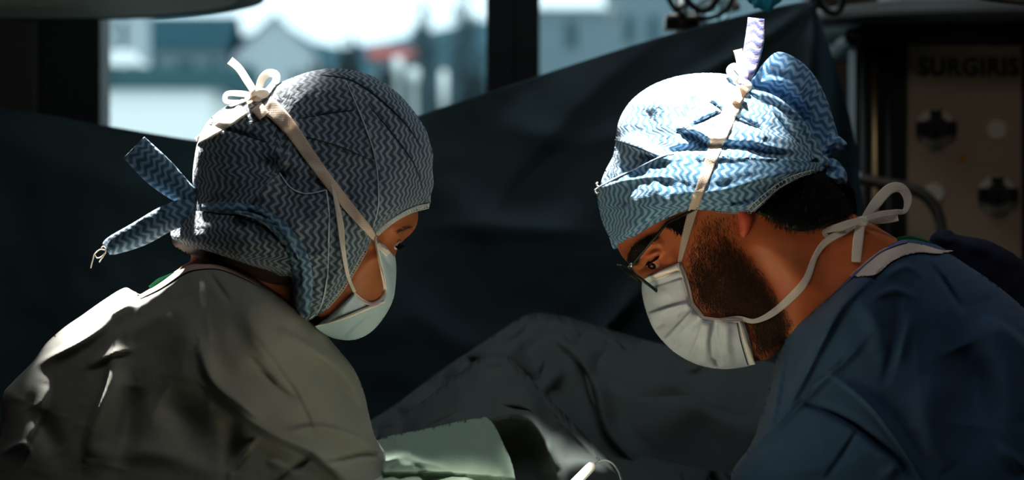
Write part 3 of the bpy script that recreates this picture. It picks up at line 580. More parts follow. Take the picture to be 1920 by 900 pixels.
# ------------------------------------------------------------------ operating table, patient drape, towel
tb = empty('operating_table', (.05, .2, 0), 'operating table under the grey green sheet between the two people', 'operating table')
box_obj('table_top', MT['dplast'], [(-.14, .30, -.45, .70, .84, .92)], tb, .02); box_obj('table_column', MT['steel'], [(-.06, .18, .0, .4, .08, .84)], tb, .01); box_obj('table_base', MT['steel'], [(-.13, .28, -.2, .6, 0, .08)], tb, .02)
def tin(ctrl, blur=3, gs=6):
    """depth field from control points (px,py,y), linear facets lightly rounded"""
    from mathutils.geometry import delaunay_2d_cdt
    P = np.array([c[:3] for c in ctrl], float)
    vv, _, ff, _, _, _ = delaunay_2d_cdt([Vector(p[:2]) for p in P], [], [], 0, 1e-6)
    yv = [P[np.argmin(np.hypot(P[:, 0]-v.x, P[:, 1]-v.y)), 2] for v in vv]
    x0, y0 = P[:, :2].min(0); x1, y1 = P[:, :2].max(0); gx = np.arange(x0, x1+gs, gs); gy = np.arange(y0, y1+gs, gs); X, Y = np.meshgrid(gx, gy); G = np.full(X.shape, np.nan)
    for f in ff:
        a, b, c = [vv[i] for i in f]; den = (b.y-c.y)*(a.x-c.x)+(c.x-b.x)*(a.y-c.y)
        if abs(den) < 1e-9: continue
        l1 = ((b.y-c.y)*(X-c.x)+(c.x-b.x)*(Y-c.y))/den; l2 = ((c.y-a.y)*(X-c.x)+(a.x-c.x)*(Y-c.y))/den; l3 = 1-l1-l2
        m = (l1 >= -1e-3) & (l2 >= -1e-3) & (l3 >= -1e-3); G = np.where(m, l1*yv[f[0]]+l2*yv[f[1]]+l3*yv[f[2]], G)
    for _ in range(400):
        bad = np.isnan(G)
        if not bad.any(): break
        Q = np.pad(G, 1, constant_values=np.nan); N4 = np.stack([Q[:-2, 1:-1], Q[2:, 1:-1], Q[1:-1, :-2], Q[1:-1, 2:]]); ok = ~np.isnan(N4); c4 = ok.sum(0); s4 = np.where(ok, N4, 0).sum(0)
        G = np.where(bad & (c4 > 0), s4/np.maximum(c4, 1), G)
    for _ in range(blur):
        Q = np.pad(G, 1, mode='edge'); G = (Q[:-2, 1:-1]+Q[2:, 1:-1]+Q[1:-1, :-2]+Q[1:-1, 2:]+4*G)/8
    return lambda x, y: bil(G, x0, y0, gs, x, y)
class Relief(Form):
    def __init__(s, outline, depth, folds=(), noise=(0, 30, 0), n=6):
        s.depth = depth; Form.__init__(s, outline, 0.0, folds=folds, noise=noise, n=n)
    def H(s, X, Y, fine=True):
        X = np.asarray(X, float); Y = np.asarray(Y, float); H = -s.depth(X, Y)
        for f in s.folds: H = H+f(X, Y)
        if s.noise[0]: H = H+s.noise[0]*(vnoise(X, Y, s.noise[1], s.noise[2])+.5*vnoise(X, Y, s.noise[1]*.4, s.noise[2]+3))
        return H
    def y(s, px, py): return -float(s.H(np.array([float(px)]), np.array([float(py)]))[0])
R1 = [(560, 900), (640, 855), (700, 815), (830, 722), (960, 640), (1010, 619), (1080, 626), (1160, 650), (1300, 690), (1450, 712), (1640, 745)]
ctrl = [(560, 900, .36), (640, 855, .38), (700, 815, .40), (830, 722, .46), (960, 640, .52), (1010, 619, .54), (1080, 626, .55), (1160, 650, .56), (1300, 690, .56), (1450, 712, .58), (1640, 745, .6),
        (700, 835, .36), (800, 765, .40), (870, 716, .42), (940, 682, .43), (990, 676, .44),     # groove
        (760, 806, .27), (850, 738, .29), (895, 700, .30), (950, 692, .30),  # crest of the lit ridge
        (740, 850, .30), (830, 830, .32), (930, 790, .33), (985, 785, .34), (1012, 742, .35), (1060, 800, .34), (1120, 860, .33), (1150, 900, .32),
        (985, 690, .44), (1040, 742, .43), (1090, 790, .41), (1150, 860, .36), (1020, 640, .50), (1060, 690, .46), (1100, 720, .45),
        (1110, 660, .50), (1180, 740, .42), (1300, 760, .40), (1250, 880, .33), (1400, 800, .36), (1380, 900, .32), (1340, 735, .48), (1450, 745, .48),
        (560, 1000, .1), (800, 950, .20), (1000, 945, .24), (1200, 945, .26), (1400, 960, .26), (1640, 900, .34), (700, 1080, -.4), (1000, 1085, -.4), (1400, 1085, -.35), (700, 1290, -.4), (1400, 1290, -.36)]
pd = Relief([(x, y) for x, y in R1[1:]]+[(1640, 800), (1460, 880), (1375, 950), (1200, 1060), (1180, 1290), (1180, 1290), (700, 1290), (700, 1290), (690, 960), (645, 885)], tin(ctrl, 3),
    folds=[fold([(1005, 622), (975, 655), (930, 680)], .02, 12, .4), fold([(1025, 625), (1075, 660), (1115, 720), (1140, 810), (1200, 880)], .03, 20, .4, -1), fold([(1330, 730), (1370, 738), (1415, 712)], .025, 9, .6), fold([(1350, 640), (1330, 720), (1200, 830)], .016, 40), fold([(720, 826), (800, 770), (890, 705)], -.03, 10)], noise=(.003, 70, 1))
ridge = Relief([(690, 846), (740, 812), (800, 765), (850, 727), (893, 696), (920, 688), (948, 691), (985, 722), (1030, 768), (1075, 812), (1120, 858), (1165, 912), (1180, 990), (1180, 990), (700, 990), (700, 990), (680, 900)], tin([(660, 870, .24), (740, 812, .24), (800, 765, .25), (850, 727, .26), (893, 696, .265), (948, 691, .27), (985, 722, .25), (1030, 768, .22), (1075, 812, .20), (1120, 858, .17), (1180, 920, .16), (1200, 990, .10),
    (700, 850, .14), (780, 820, .13), (850, 790, .12), (905, 795, .13), (950, 778, .13), (1000, 784, .12), (1030, 830, .11), (1060, 880, .10), (1080, 990, .06), (925, 815, .20), (970, 800, .19), (1000, 830, .17), (940, 880, .17), (1010, 900, .13), (680, 990, .04), (900, 990, .06), (720, 900, .08), (860, 860, .12),
    (880, 740, .205), (940, 735, .19), (800, 790, .185)], 2),
    folds=[fold([(948, 692), (1005, 745), (1060, 800), (1120, 862)], .012, 8, .35, -1), fold([(905, 700), (890, 750), (905, 795)], .008, 16), fold([(900, 800), (950, 783), (990, 788), (1020, 830), (1040, 890)], .018, 9, .5, -1), fold([(950, 700), (975, 740), (990, 785)], .006, 9)]+[fold([(958+i*16, 715+i*17), (965+i*16, 765+i*12), (975+i*15, 800+i*12)], .003, 5) for i in range(5)], noise=(.0025, 40, 8))
sd = empty('surgical_drape', (.1, .3, 0.9), 'grey green sheet tented over the patient in front of the navy screen', 'drape')
pd.mesh('drape_cloth', MT['gdrape'], sd, res=5, backfn=lambda x, y, yf: yf+.05)
ridge.mesh('drape_ridge', MT['gdrape'], sd, res=4, backfn=lambda x, y, yf: yf+.03)
ctrl2 = [(690, 838, .07), (730, 828, .08), (800, 817, .10), (860, 806, .11), (910, 798, .12), (940, 835, .07), (965, 880, .03), (975, 930, .0), (720, 880, -.05), (800, 878, -.05), (880, 880, -.04), (940, 886, -.02), (720, 893, -.04), (800, 896, -.035), (900, 900, -.03), (720, 960, -.17), (850, 960, -.17), (960, 950, -.06), (1100, 950, .0), (1330, 955, .04), (690, 1085, -.43), (1000, 1085, -.43), (1380, 1085, -.41), (690, 1000, -.26), (1000, 1000, -.2), (1350, 1000, -.15), (760, 850, 0.0), (850, 845, .02)]
tw = Relief([(690, 840), (690, 840), (730, 828), (800, 817), (860, 805), (908, 798), (908, 798), (925, 812), (945, 845), (962, 880), (972, 930), (985, 950), (1100, 952), (1330, 958), (1370, 1080), (1370, 1080), (745, 1080), (745, 1080), (735, 960), (700, 900)], tin(ctrl2, 2, 5),
    folds=[fold([(720, 886), (800, 884), (880, 889), (970, 897)], .012, 4, .6, -1, False), fold([(735, 893), (760, 880), (775, 870)], .006, 5)]+[fold([(740+i*27, 830-i*4), (742+i*29, 860), (745+i*28, 885)], .0022, 5) for i in range(8)], noise=(.002, 14, 4))
tag(tw.mesh('green_towel', MT['towel'], None, res=3, backfn=lambda x, y, yf: yf+.012), 'bright pale green cloth lit by the lamp at the bottom beside the grey gown', 'cloth')
gz = Relief([(800, 985), (800, 985), (1180, 985), (1180, 985), (1250, 1075), (1250, 1075), (790, 1075), (790, 1075)], lambda x, y: tw.depth(x, y)-.012, noise=(.004, 22, 3))  # pad added out of view to bounce warm lamp light upward
tag(gz.mesh('bounce_pad', mat('pale_bounce_gauze', (.86, .72, .58), .9, bump=(300, .4, .001)), None, res=5, backfn=lambda x, y, yf: yf+.006), 'added unseen pale gauze pad bouncing lamp light up from the green cloth', 'bounce pad')
bm = bmesh.new()
ins = empty('cautery_pen', at(1085, 896, -.02), 'white surgical pen with thin cable at the bottom centre of the picture', 'surgical instrument')
a, b = at(1112, 871, 0), at(1040, 945, -.05); ax = (b-a).normalized(); L = (b-a).length; r = .0052
add_lathe(bm, [(0, 0), (r*.6, .0004), (r*.95, .0025), (r, .006), (r*1.05, L*.6), (r*.9, L), (.001, L+.02), (0, L+.02)], a, ax, 20); obj('pen_body', bm, MT['ivory'], ins)
bm = bmesh.new(); add_tube(bm, [at(q[0], q[1], q[2]) for q in spline(np.array([(1112, 873, 0), (1122, 866, 0), (1134, 863, .0), (1147, 868, .0), (1157, 880, .01), (1164, 897, .02), (1170, 930, .04), (1175, 1000, .08), (1190, 1100, .1)], float), 6)], .0011, 8); obj('pen_cable', bm, MT['cable'], ins)
# ------------------------------------------------------------------ helpers for people
def grow(ob, builder):
    bm = bmesh.new(); bm.from_mesh(ob.data); builder(bm); bmesh.ops.recalc_face_normals(bm, faces=bm.faces); bm.to_mesh(ob.data); bm.free()
    ob.data.polygons.foreach_set('use_smooth', [True]*len(ob.data.polygons))
def limbs(hipx, yc, shx, shz, wrist, sgn):
    def f(bm):
        for s in (-1, 1):
            h = Vector((hipx, yc+.09*s, .92)); a = Vector((hipx-.02*sgn, yc+.10*s, .09))
            add_tube(bm, [h, h.lerp(a, .3), Vector((hipx+.02*sgn, yc+.1*s, .49)), Vector((hipx-.03*sgn, yc+.1*s, .36)), a, a-Vector((0, 0, .05))], [.085, .082, .055, .057, .036, .04], 16)
            sh = Vector((shx, yc+.03*s, shz)); w = Vector(wrist)+Vector((0, .05*s, 0)); el = sh.lerp(w, .45)+Vector((-.05*sgn, .02*s, -.07))
            add_tube(bm, [sh, sh.lerp(el, .5), el, el.lerp(w, .3), w], [.05, .046, .038, .04, .026], 14)
    return f
def sleeves(yc, shx, shz, wrist, sgn, m, parent):
    for s in (-1, 1):
        sh = Vector((shx, yc+.03*s, shz)); w = Vector(wrist)+Vector((0, .05*s, 0)); el = sh.lerp(w, .45)+Vector((-.05*sgn, .02*s, -.07)); bm = bmesh.new()
        add_tube(bm, [sh, sh.lerp(el, .5), el, el.lerp(w, .3), el.lerp(w, .75), w, w+(w-el).normalized()*.015], [.05, .062, .056, .056, .044, .038, .036], 18); obj('sleeve', bm, m, parent)
def glove(wrist, fwd, up, side, parent, curl=.6, label=None):
    """hand: palm, four unequal bent fingers, thumb from the side of the palm"""
    f = Vector(fwd).normalized(); u = Vector(up); u = (u-f*u.dot(f)).normalized(); r = f.cross(u)*side; W = Vector(wrist); bm = bmesh.new()
    add_tube(bm, [W-f*.05, W-f*.02, W], [.036, .031, .027], 14)
    for i, (o, L, rad) in enumerate(((-.030, .070, .0088), (-.010, .080, .0092), (.010, .075, .009), (.029, .060, .008))):
        b = W+f*.085+r*o; q = [W+f*.005+r*o*.6, W+f*.05+r*o*.95, b]; d = f.copy(); p = b
        for sft in (.42, .32, .26):
            ang = curl*(.7+.5*(1-sft)); d = (d*math.cos(ang)-u*math.sin(ang)*1.0).normalized(); un = (u+f*0); p = p+d*L*sft; q.append(p); u2 = d.cross(r*side).normalized()
        add_tube(bm, q, [.013, .0135, rad*1.08, rad, rad*.92, rad*.62], 10)
    t = W+f*.02-r*.026; add_tube(bm, [W+f*.005-r*.012, t, t+f*.03-r*.018-u*.012, t+f*.055-r*.016-u*.028, t+f*.072-r*.008-u*.036], [.014, .015, .0115, .0105, .007], 10)
    bmesh.ops.create_uvsphere(bm, u_segments=16, v_segments=10, radius=1, matrix=Matrix.Translation(W+f*.045) @ Matrix((r, f, u)).transposed().to_4x4() @ Matrix.Diagonal((.041, .052, .017, 1)))
    return obj('glove', bm, MT['glove'], parent)
def shoe(x, y, sgn, parent):
    bm = bmesh.new(); bmesh.ops.create_uvsphere(bm, u_segments=24, v_segments=14, radius=1)
    for v in bm.verts:
        c = v.co; t = c.x*sgn; c.z = max(c.z, -.55); c.z *= (1-.35*max(0, t)); v.co = Vector((x+.05*sgn+c.x*.14, y+c.y*.05*(1+.15*t), .046+c.z*.075))
    return obj('shoe', bm, MT['shoe'], parent)
def strands(name, form, region, n, L, dirfn, rad, m, parent, dens=None, lift=.0006, seed=1, fade=0):
    r = np.random.RandomState(seed); P = np.array(region, float); bm_v = []; F = []
    x0, y0 = P.min(0); x1, y1 = P.max(0); X = r.uniform(x0, x1, n*4); Y = r.uniform(y0, y1, n*4); k = inside(P, X, Y)
    if dens: k &= r.rand(len(X)) < dens(X, Y)
    if fade: k &= r.rand(len(X)) < np.clip(nearest(P, X, Y)[0]/fade, 0, 1)**1.3
    X, Y = X[k][:n], Y[k][:n]; dx, dy = dirfn(X, Y); ln = r.uniform(*L, len(X)); a = r.normal(0, .35, len(X)); c, s = np.cos(a), np.sin(a); dx, dy = dx*c-dy*s, dx*s+dy*c
    pts = []
    for t in (0, .5, 1): pts.append((X+dx*ln*t, Y+dy*ln*t))
    H = [form.H(p[0], p[1]) for p in pts]; V = []
    for j, (p, h) in enumerate(zip(pts, H)):
        y = form.yc-h-(lift+.0015*(.2, .8, 1.0)[j]*r.uniform(.2, 1, len(X))); kk = (y-CAM_Y)/DIST/PPM; V.append(np.stack([(p[0]-960)*kk, y, CAM_Z-(p[1]-450)*kk], 1))
    out = []; wx = -dy*rad; wz = -dx*rad
    for i in range(len(X)):
        b = len(out)
        for j, wd in ((0, 1), (1, .8)):
            o = np.array([wx[i], 0, wz[i]])*wd; q = V[j][i]; out += [q+o, q+[0, -rad, 0], q-o]
        out.append(V[2][i])
        for a_, b_ in ((0, 1), (1, 2)): F.append((b+a_, b+b_, b+3+b_, b+3+a_)); F.append((b+3+a_, b+3+b_, b+6))
    me = bpy.data.meshes.new(name); me.from_pydata([tuple(v) for v in out], [], F); return tag(link(name, me, m, parent), kind='stuff')
def stitches(name, pts, over, w, m, parent, r=.00045, stepx=6, gap=.001):
    P = spline(np.array(pts, float), 10); L = np.concatenate([[0], np.cumsum(np.hypot(*np.diff(P, axis=0).T))]); t = np.arange(0, L[-1], stepx); x = np.interp(t, L, P[:, 0]); y = np.interp(t, L, P[:, 1])
    T = np.stack([np.gradient(x), np.gradient(y)], 1); T /= np.hypot(T[:, 0], T[:, 1])[:, None]; N = np.stack([-T[:, 1], T[:, 0]], 1); bm = bmesh.new()
    def pt(a, b):
        h = max([float(f.H(np.array([a]), np.array([b]))[0]) for f in over if f.inside(np.array([a]), np.array([b]))[0]]+[float(over[0].H(np.array([a]), np.array([b]))[0])]); return at(a, b, over[0].yc-h-gap)
    A = [pt(a-n[0]*w/2, b-n[1]*w/2) for a, b, n in zip(x, y, N)]; B = [pt(a+n[0]*w/2, b+n[1]*w/2) for a, b, n in zip(x, y, N)]
    add_tube(bm, A, r, 5); add_tube(bm, B, r, 5)
    for a, b in zip(A, B): add_tube(bm, [a, b], r*.8, 5)
    return obj(name, bm, m, parent)
sm = lambda a, b, x: (lambda t: t*t*(3-2*t))(np.clip((x-a)/(b-a), 0, 1))

# ------------------------------------------------------------------ person in the grey green gown
pL = empty('person', (-.42, 0, 0), 'masked person in grey green surgical gown and grey blue wave patterned cap, at the left', 'person', None)
bodyL = Form([(783, 385), (784, 408), (780, 425), (770, 439), (756, 451), (747, 463), (742, 478), (740, 497), (737, 518), (731, 535), (722, 546), (720, 560), (711, 577), (697, 594), (672, 610), (640, 617), (612, 616), (585, 604), (566, 604), (580, 650), (620, 730), (650, 860), (660, 1000), (640, 1300),
    (560, 1380), (250, 1380), (110, 1300), (70, 1050), (60, 900), (100, 760), (190, 660), (280, 580), (322, 520), (340, 500), (357, 488), (356, 465), (350, 430), (368, 380), (374, 310), (395, 250), (450, 202), (540, 160), (620, 140), (700, 158), (757, 205), (788, 270), (792, 330), (786, 360)],
    yc=0, K=1.0, hmax=.078, hs=lambda X, Y: (1-.2*sm(460, 560, Y)*(1-sm(600, 680, X)))*(1+.5*sm(680, 900, Y)),
    folds=[fold([(730, 430), (755, 428), (778, 418)], .004, 9), fold([(742, 470), (745, 455), (755, 447)], -.008, 7), fold([(700, 470), (715, 500)], .005, 26), fold([(737, 474), (730, 520)], -.003, 8), fold([(600, 585), (660, 535), (700, 470)], .004, 30),
           fold([(740, 452), (748, 461)], .005, 5), fold([(400, 470), (430, 520), (440, 600)], .006, 20), fold([(500, 520), (540, 570)], -.006, 12)])
oL = bodyL.mesh('body', MT['skinL'], pL, res=4); grow(oL, limbs(-.40, 0, -.40, 1.14, (-.06, -.02, 1.035), 1))
c = Vector(at(741, 457, -.019)); bm = bmesh.new(); bmesh.ops.create_uvsphere(bm, u_segments=16, v_segments=12, radius=.0062, matrix=Matrix.Translation(c)); eb = obj('eyeball', bm, MT['eye'], pL)
bm = bmesh.new(); bmesh.ops.create_uvsphere(bm, u_segments=16, v_segments=12, radius=.0038, matrix=Matrix.Translation(c+Vector((.0031, -.0015, -.0018)))); obj('iris', bm, MT['iris'], eb)
bm = bmesh.new(); bmesh.ops.create_uvsphere(bm, u_segments=20, v_segments=14, radius=.0085, matrix=Matrix.Translation(c+Vector((-.0030, .0005, .0034)))); obj('eyelid', bm, MT['skinL'], pL)
bm = bmesh.new()
for i in range(16):
    t = i/15; p = at(741+8*t, 462-6*t, -.0255+.006*t); add_tube(bm, [p, p+Vector((.003+.002*t, -.003, -.003)), p+Vector((.007+.003*t, -.004, -.0035))], [.0004, .0003, .0001], 5)
obj('eyelashes', bm, MT['brow'], pL)
strands('eyebrow', bodyL, [(745, 432), (758, 424), (772, 421), (776, 426), (760, 431), (748, 438)], 60, (5, 9), lambda X, Y: (np.full(X.shape, -.85), np.full(X.shape, .5)), .0002, MT['brow'], pL)
hairL = Form([(322, 441, 0), (335, 436, .02), (380, 462, 'u'), (430, 480, 'u'), (480, 496, 'u'), (530, 512, 'u'), (548, 520, 'u'), (545, 535, 'u'), (500, 530, 'u'), (450, 508, 'u'), (400, 490, 'u'), (366, 482, .03), (345, 472, 0), (326, 460, 0)], 0, K=.3, under=[bodyL], gap=.004)
hL = hairL.mesh('hair', MT['hairb'], pL, res=3)

capL = Form([(806, 384, 0), (790, 384, 'u'), (766, 393, 'u'), (735, 411, 'u'), (704, 438, 'u'), (690, 465, 'u'), (668, 503, 'u'), (645, 540, 'u'), (615, 577, 'u'), (590, 595, 'u'), (576, 601, .05), (560, 588, .055), (550, 565, .055), (548, 530, .06), (535, 515, .06), (480, 500, .06), (430, 485, .055), (380, 468, .045), (335, 452, .02),
    (322, 441, 0), (328, 418, 0), (346, 396, 0), (364, 372, 0), (361, 335, 0), (364, 300, 0), (372, 262, 0), (392, 225, 0), (430, 196, 0), (480, 176, 0), (530, 153, 0), (575, 136, 0), (620, 128, 0), (665, 132, 0), (705, 146, 0), (740, 169, 0), (772, 203, 0), (797, 240, 0), (806, 268, 0), (812, 290, 0), (811, 318, 0), (813, 345, 0), (808, 365, 0)],
    yc=0, K=1.03, hmax=.096, under=[bodyL], gap=.003, noise=(.0042, 34, 2), folds=[
    fold([(600, 141), (660, 152), (715, 190), (760, 235), (790, 275)], -.0035, 3), fold([(690, 195), (735, 250), (775, 305), (793, 355)], -.004, 3), fold([(560, 222), (620, 212), (662, 206)], -.004, 3), fold([(574, 256), (640, 275), (700, 302)], .003, 4, .4),
    fold([(648, 150), (682, 230), (706, 300), (712, 390)], .004, 14, .3, -1), fold([(392, 232), (450, 250), (500, 266)], -.005, 5), fold([(466, 384), (500, 350), (522, 318), (545, 270)], .010, 10, .4), fold([(480, 300), (520, 320), (545, 350)], -.007, 12), fold([(500, 265), (540, 300), (600, 320), (660, 330)], .005, 14, .4),
    fold([(420, 210), (430, 280), (410, 350)], .004, 20), fold([(560, 170), (540, 230), (555, 290)], .004, 18), fold([(740, 230), (770, 290), (780, 370)], .004, 16), fold([(610, 300), (650, 350), (665, 430)], -.005, 12), fold([(380, 300), (385, 350), (400, 385)], -.006, 10), fold([(640, 470), (630, 520), (600, 570)], .006, 12, .5)])
cL = capL.mesh('surgical_cap', MT['capL'], pL, res=3)
rollL = Form([(340, 398, 0), (372, 396, 'u'), (410, 402, 'u'), (445, 406, 'u'), (485, 420, 'u'), (520, 448, 'u'), (543, 478, 'u'), (550, 512, 'u'), (522, 517, 'u'), (480, 503, 'u'), (430, 488, 'u'), (380, 471, 'u'), (336, 455, 'u'), (320, 441, 0), (328, 416, 0)], 0, K=.32, under=[capL], gap=.003, noise=(.001, 18, 4),
    folds=[fold([(345, 410), (420, 430), (500, 470)], .003, 12), fold([(430, 405), (470, 430), (530, 490)], -.003, 5)])
rollL.mesh('cap_roll', MT['capL'], cL, res=3, rot=6)
flapL = Form([(524, 322, 'u'), (524, 322, 'u'), (545, 350, 'u'), (575, 362, 'u'), (612, 355, 'u'), (612, 355, 'u'), (617, 400, 'u'), (616, 460, 'u'), (612, 530, 'u'), (600, 578, 'u'), (578, 600, 'u'), (570, 560, 'u'), (562, 500, 'u'), (535, 445, 'u'), (500, 408, 'u'), (466, 386, 'u'), (495, 352, 'u')], 0, K=.10, under=[capL], gap=.005, noise=(.0012, 22, 6),
    folds=[fold([(520, 400), (570, 420), (612, 400)], .003, 14), fold([(560, 475), (590, 478), (614, 472)], .004, 7, .4), fold([(582, 520), (580, 560), (584, 592)], -.008, 6), fold([(530, 360), (560, 400), (600, 440)], -.003, 14)])
flapL.mesh('cap_flap', MT['capL'], cL, res=3, rot=-4)
ribbon('cap_band', [(378, 388), (420, 390), (460, 392), (500, 408), (532, 437), (556, 470), (567, 510), (568, 550), (572, 592)], [14, 22, 20, 26, 30, 32, 36, 34, 16], MT['capB'], cL, over=[capL, rollL, flapL], gap=.009, cup=.004, rot=0, uvs=100)
ribbon('cap_band', [(440, 398), (480, 405), (515, 428), (540, 455), (558, 488)], [5, 12, 14, 14, 8], MT['capB'], cL, over=[capL, rollL, flapL], gap=.014, cup=.005, rot=20)
ribbon('cap_tie', [(251, 276, -.012), (298, 322, -.02), (345, 362, -.022), (388, 386, -.02)], [56, 60, 44, 20], MT['capB'], cL, cup=.006, rot=82, ncross=10, wob=.004)
ribbon('cap_tie', [(199, 468, -.02), (212, 460, -.022), (262, 438, -.03), (312, 410, -.035), (350, 396, -.03), (388, 386, -.022)], [24, 36, 48, 50, 48, 22], MT['capB'], cL, cup=.008, rot=90, ncross=10, wob=.004)
kn = Form([(370, 386), (378, 374), (392, 372), (404, 380), (406, 392), (394, 402), (378, 400)], -.02, K=1.1, folds=[fold([(374, 380), (400, 398)], -.003, 3)]); kn.mesh('cap_knot', MT['capB'], cL, res=2, rot=40)
bm = bmesh.new()
for q in ([(199, 470), (188, 468), (178, 476), (174, 488), (170, 503)], [(199, 470), (192, 480), (182, 484), (178, 478)], [(199, 468), (194, 462), (190, 465)], [(198, 474), (190, 486), (186, 492)]):
    add_tube(bm, [at(a, b, -.02) for a, b in spline(np.array(q, float), 5)], .0006, 6)
obj('loose_thread', bm, MT['thread'], cL)
for q in ([(600, 140), (660, 151), (716, 189), (762, 234), (792, 278)], [(690, 195), (735, 250), (775, 305), (793, 355)], [(560, 222), (620, 212), (664, 206)], [(574, 256), (640, 276), (702, 304)], [(392, 232), (450, 250), (500, 266)]):
    ribbon('cap_seam', q, [1, 2.6]+[2.6]*(len(q)-3)+[1], MT['seamd'], cL, over=[capL], gap=.0008, ncross=2)
ribbon('cap_seam', [(648, 150), (682, 230), (704, 300), (710, 380), (700, 425)], [1, 2.4, 2.4, 2.4, 1], MT['piping'], cL, over=[capL], gap=.0008, ncross=2)
ribbon('flap_edge', [(524, 324), (545, 352), (575, 363), (612, 356), (612, 356), (617, 400), (616, 460), (612, 530), (600, 578), (580, 598)], [1.5, 2.5, 2.5, 3, 3, 3, 3, 3, 3, 1.5], MT['piping'], cL, over=[flapL, capL], gap=.0012, ncross=2)
ribbon('cap_hem', [(805, 384), (785, 389), (766, 397), (736, 415), (706, 440)], [7, 9, 9, 8, 6], MT['piping'], cL, over=[capL, bodyL], gap=.003, ncross=3)
stitches('hem_stitching', [(803, 387), (770, 396), (737, 414), (707, 439)], [bodyL, capL], 7, MT['thread'], cL, stepx=5, gap=.006)
stitches('hem_stitching', [(686, 470), (664, 508), (641, 544), (612, 578)], [bodyL, capL], 5, MT['thread'], cL, r=.0003, stepx=5, gap=.006)

maskL = Form([(703, 446, 'u'), (716, 459, 'u'), (730, 470, 'u'), (741, 481, 0), (741, 481, 0), (743, 500, 0), (742, 530, 0), (737, 562, 0), (722, 592, 0), (702, 617, 0), (680, 632, 0), (655, 638, 0), (625, 634, 0), (605, 624, .02), (590, 612, .045), (590, 612, .045), (612, 597, 'u'), (640, 572, 'u'), (664, 549, 'u'), (664, 549, 'u'),
    (678, 562, 'u'), (698, 570, 'u'), (712, 562, 'u'), (721, 545, 'u'), (718, 515, 'u'), (710, 485, 'u')], 0, K=.75, under=[bodyL], gap=.003, noise=(.0007, 20, 7),
    folds=[fold([(600, 612), (650, 595), (700, 575), (728, 570)], .005, 7, .35), fold([(640, 632), (675, 600), (718, 572)], -.005, 5), fold([(712, 470), (725, 478), (740, 492)], .002, 3), fold([(714, 480), (726, 492), (740, 510)], -.002, 3)])
mL = maskL.mesh('surgical_mask', MT['maskc'], pL, res=2)
ribbon('mask_binding', [(703, 446), (710, 480), (717, 512), (722, 545), (712, 563), (697, 570), (680, 563), (664, 549)], [5, 6, 6, 6, 6, 7, 6, 4], MT['maskw'], mL, over=[maskL, bodyL], gap=.002)
ribbon('mask_binding', [(590, 612), (640, 598), (690, 578), (722, 566)], [3, 5, 6, 3], MT['maskw'], mL, over=[maskL, bodyL], gap=.003)
ribbon('nose_band', [(708, 457), (719, 466), (729, 477)], [9, 13, 11], MT['maskw'], mL, over=[maskL, bodyL], gap=.002)
ribbon('mask_tie', [(482, 178, -.03), (500, 195), (520, 213), (548, 245), (585, 298), (620, 345), (660, 395), (690, 430), (704, 449)], [20, 32, 32, 27, 23, 21, 19, 15, 9], MT['tape'], mL, over=[capL, rollL, flapL, bodyL], gap=.004)
ribbon('mask_tie', [(622, 346), (632, 385), (639, 425), (643, 465), (652, 515), (665, 548)], [3, 9, 12, 9, 7, 6], MT['tapep'], mL, over=[capL, flapL, bodyL], gap=.007)
ribbon('mask_tie', [(480, 182, -.03), (452, 208), (420, 232), (392, 250), (368, 264)], [22, 24, 20, 18, 12], MT['tapep'], mL, over=[capL, bodyL], gap=.004)
ribbon('mask_tie', [(431, 113, -.02), (448, 128, -.022), (464, 152, -.025), (482, 180, -.03)], [16, 15, 15, 14], MT['tapep'], mL)
ribbon('mask_bow', [(482, 180, -.03), (490, 152, -.02), (502, 138, -.01), (517, 140, .0), (515, 156, .005), (494, 178, -.01)], [10, 16, 16, 15, 14, 12], MT['tapep'], mL)
ribbon('mask_bow', [(484, 182, -.03), (455, 176, -.02), (426, 176, -.01), (424, 190, .0), (450, 192, -.01)], [10, 12, 10, 9, 10], MT['tapep'], mL)
ribbon('mask_tie', [(470, 184, -.045), (484, 203), (496, 218)], [22, 24, 22], MT['tape'], mL, over=[capL], gap=.007)
kn = Form([(470, 180), (478, 168), (496, 166), (506, 178), (500, 194), (484, 198)], -.03, K=.9, folds=[fold([(474, 176), (500, 190)], -.002, 3)]); kn.mesh('mask_knot', MT['tapep'], mL, res=2)

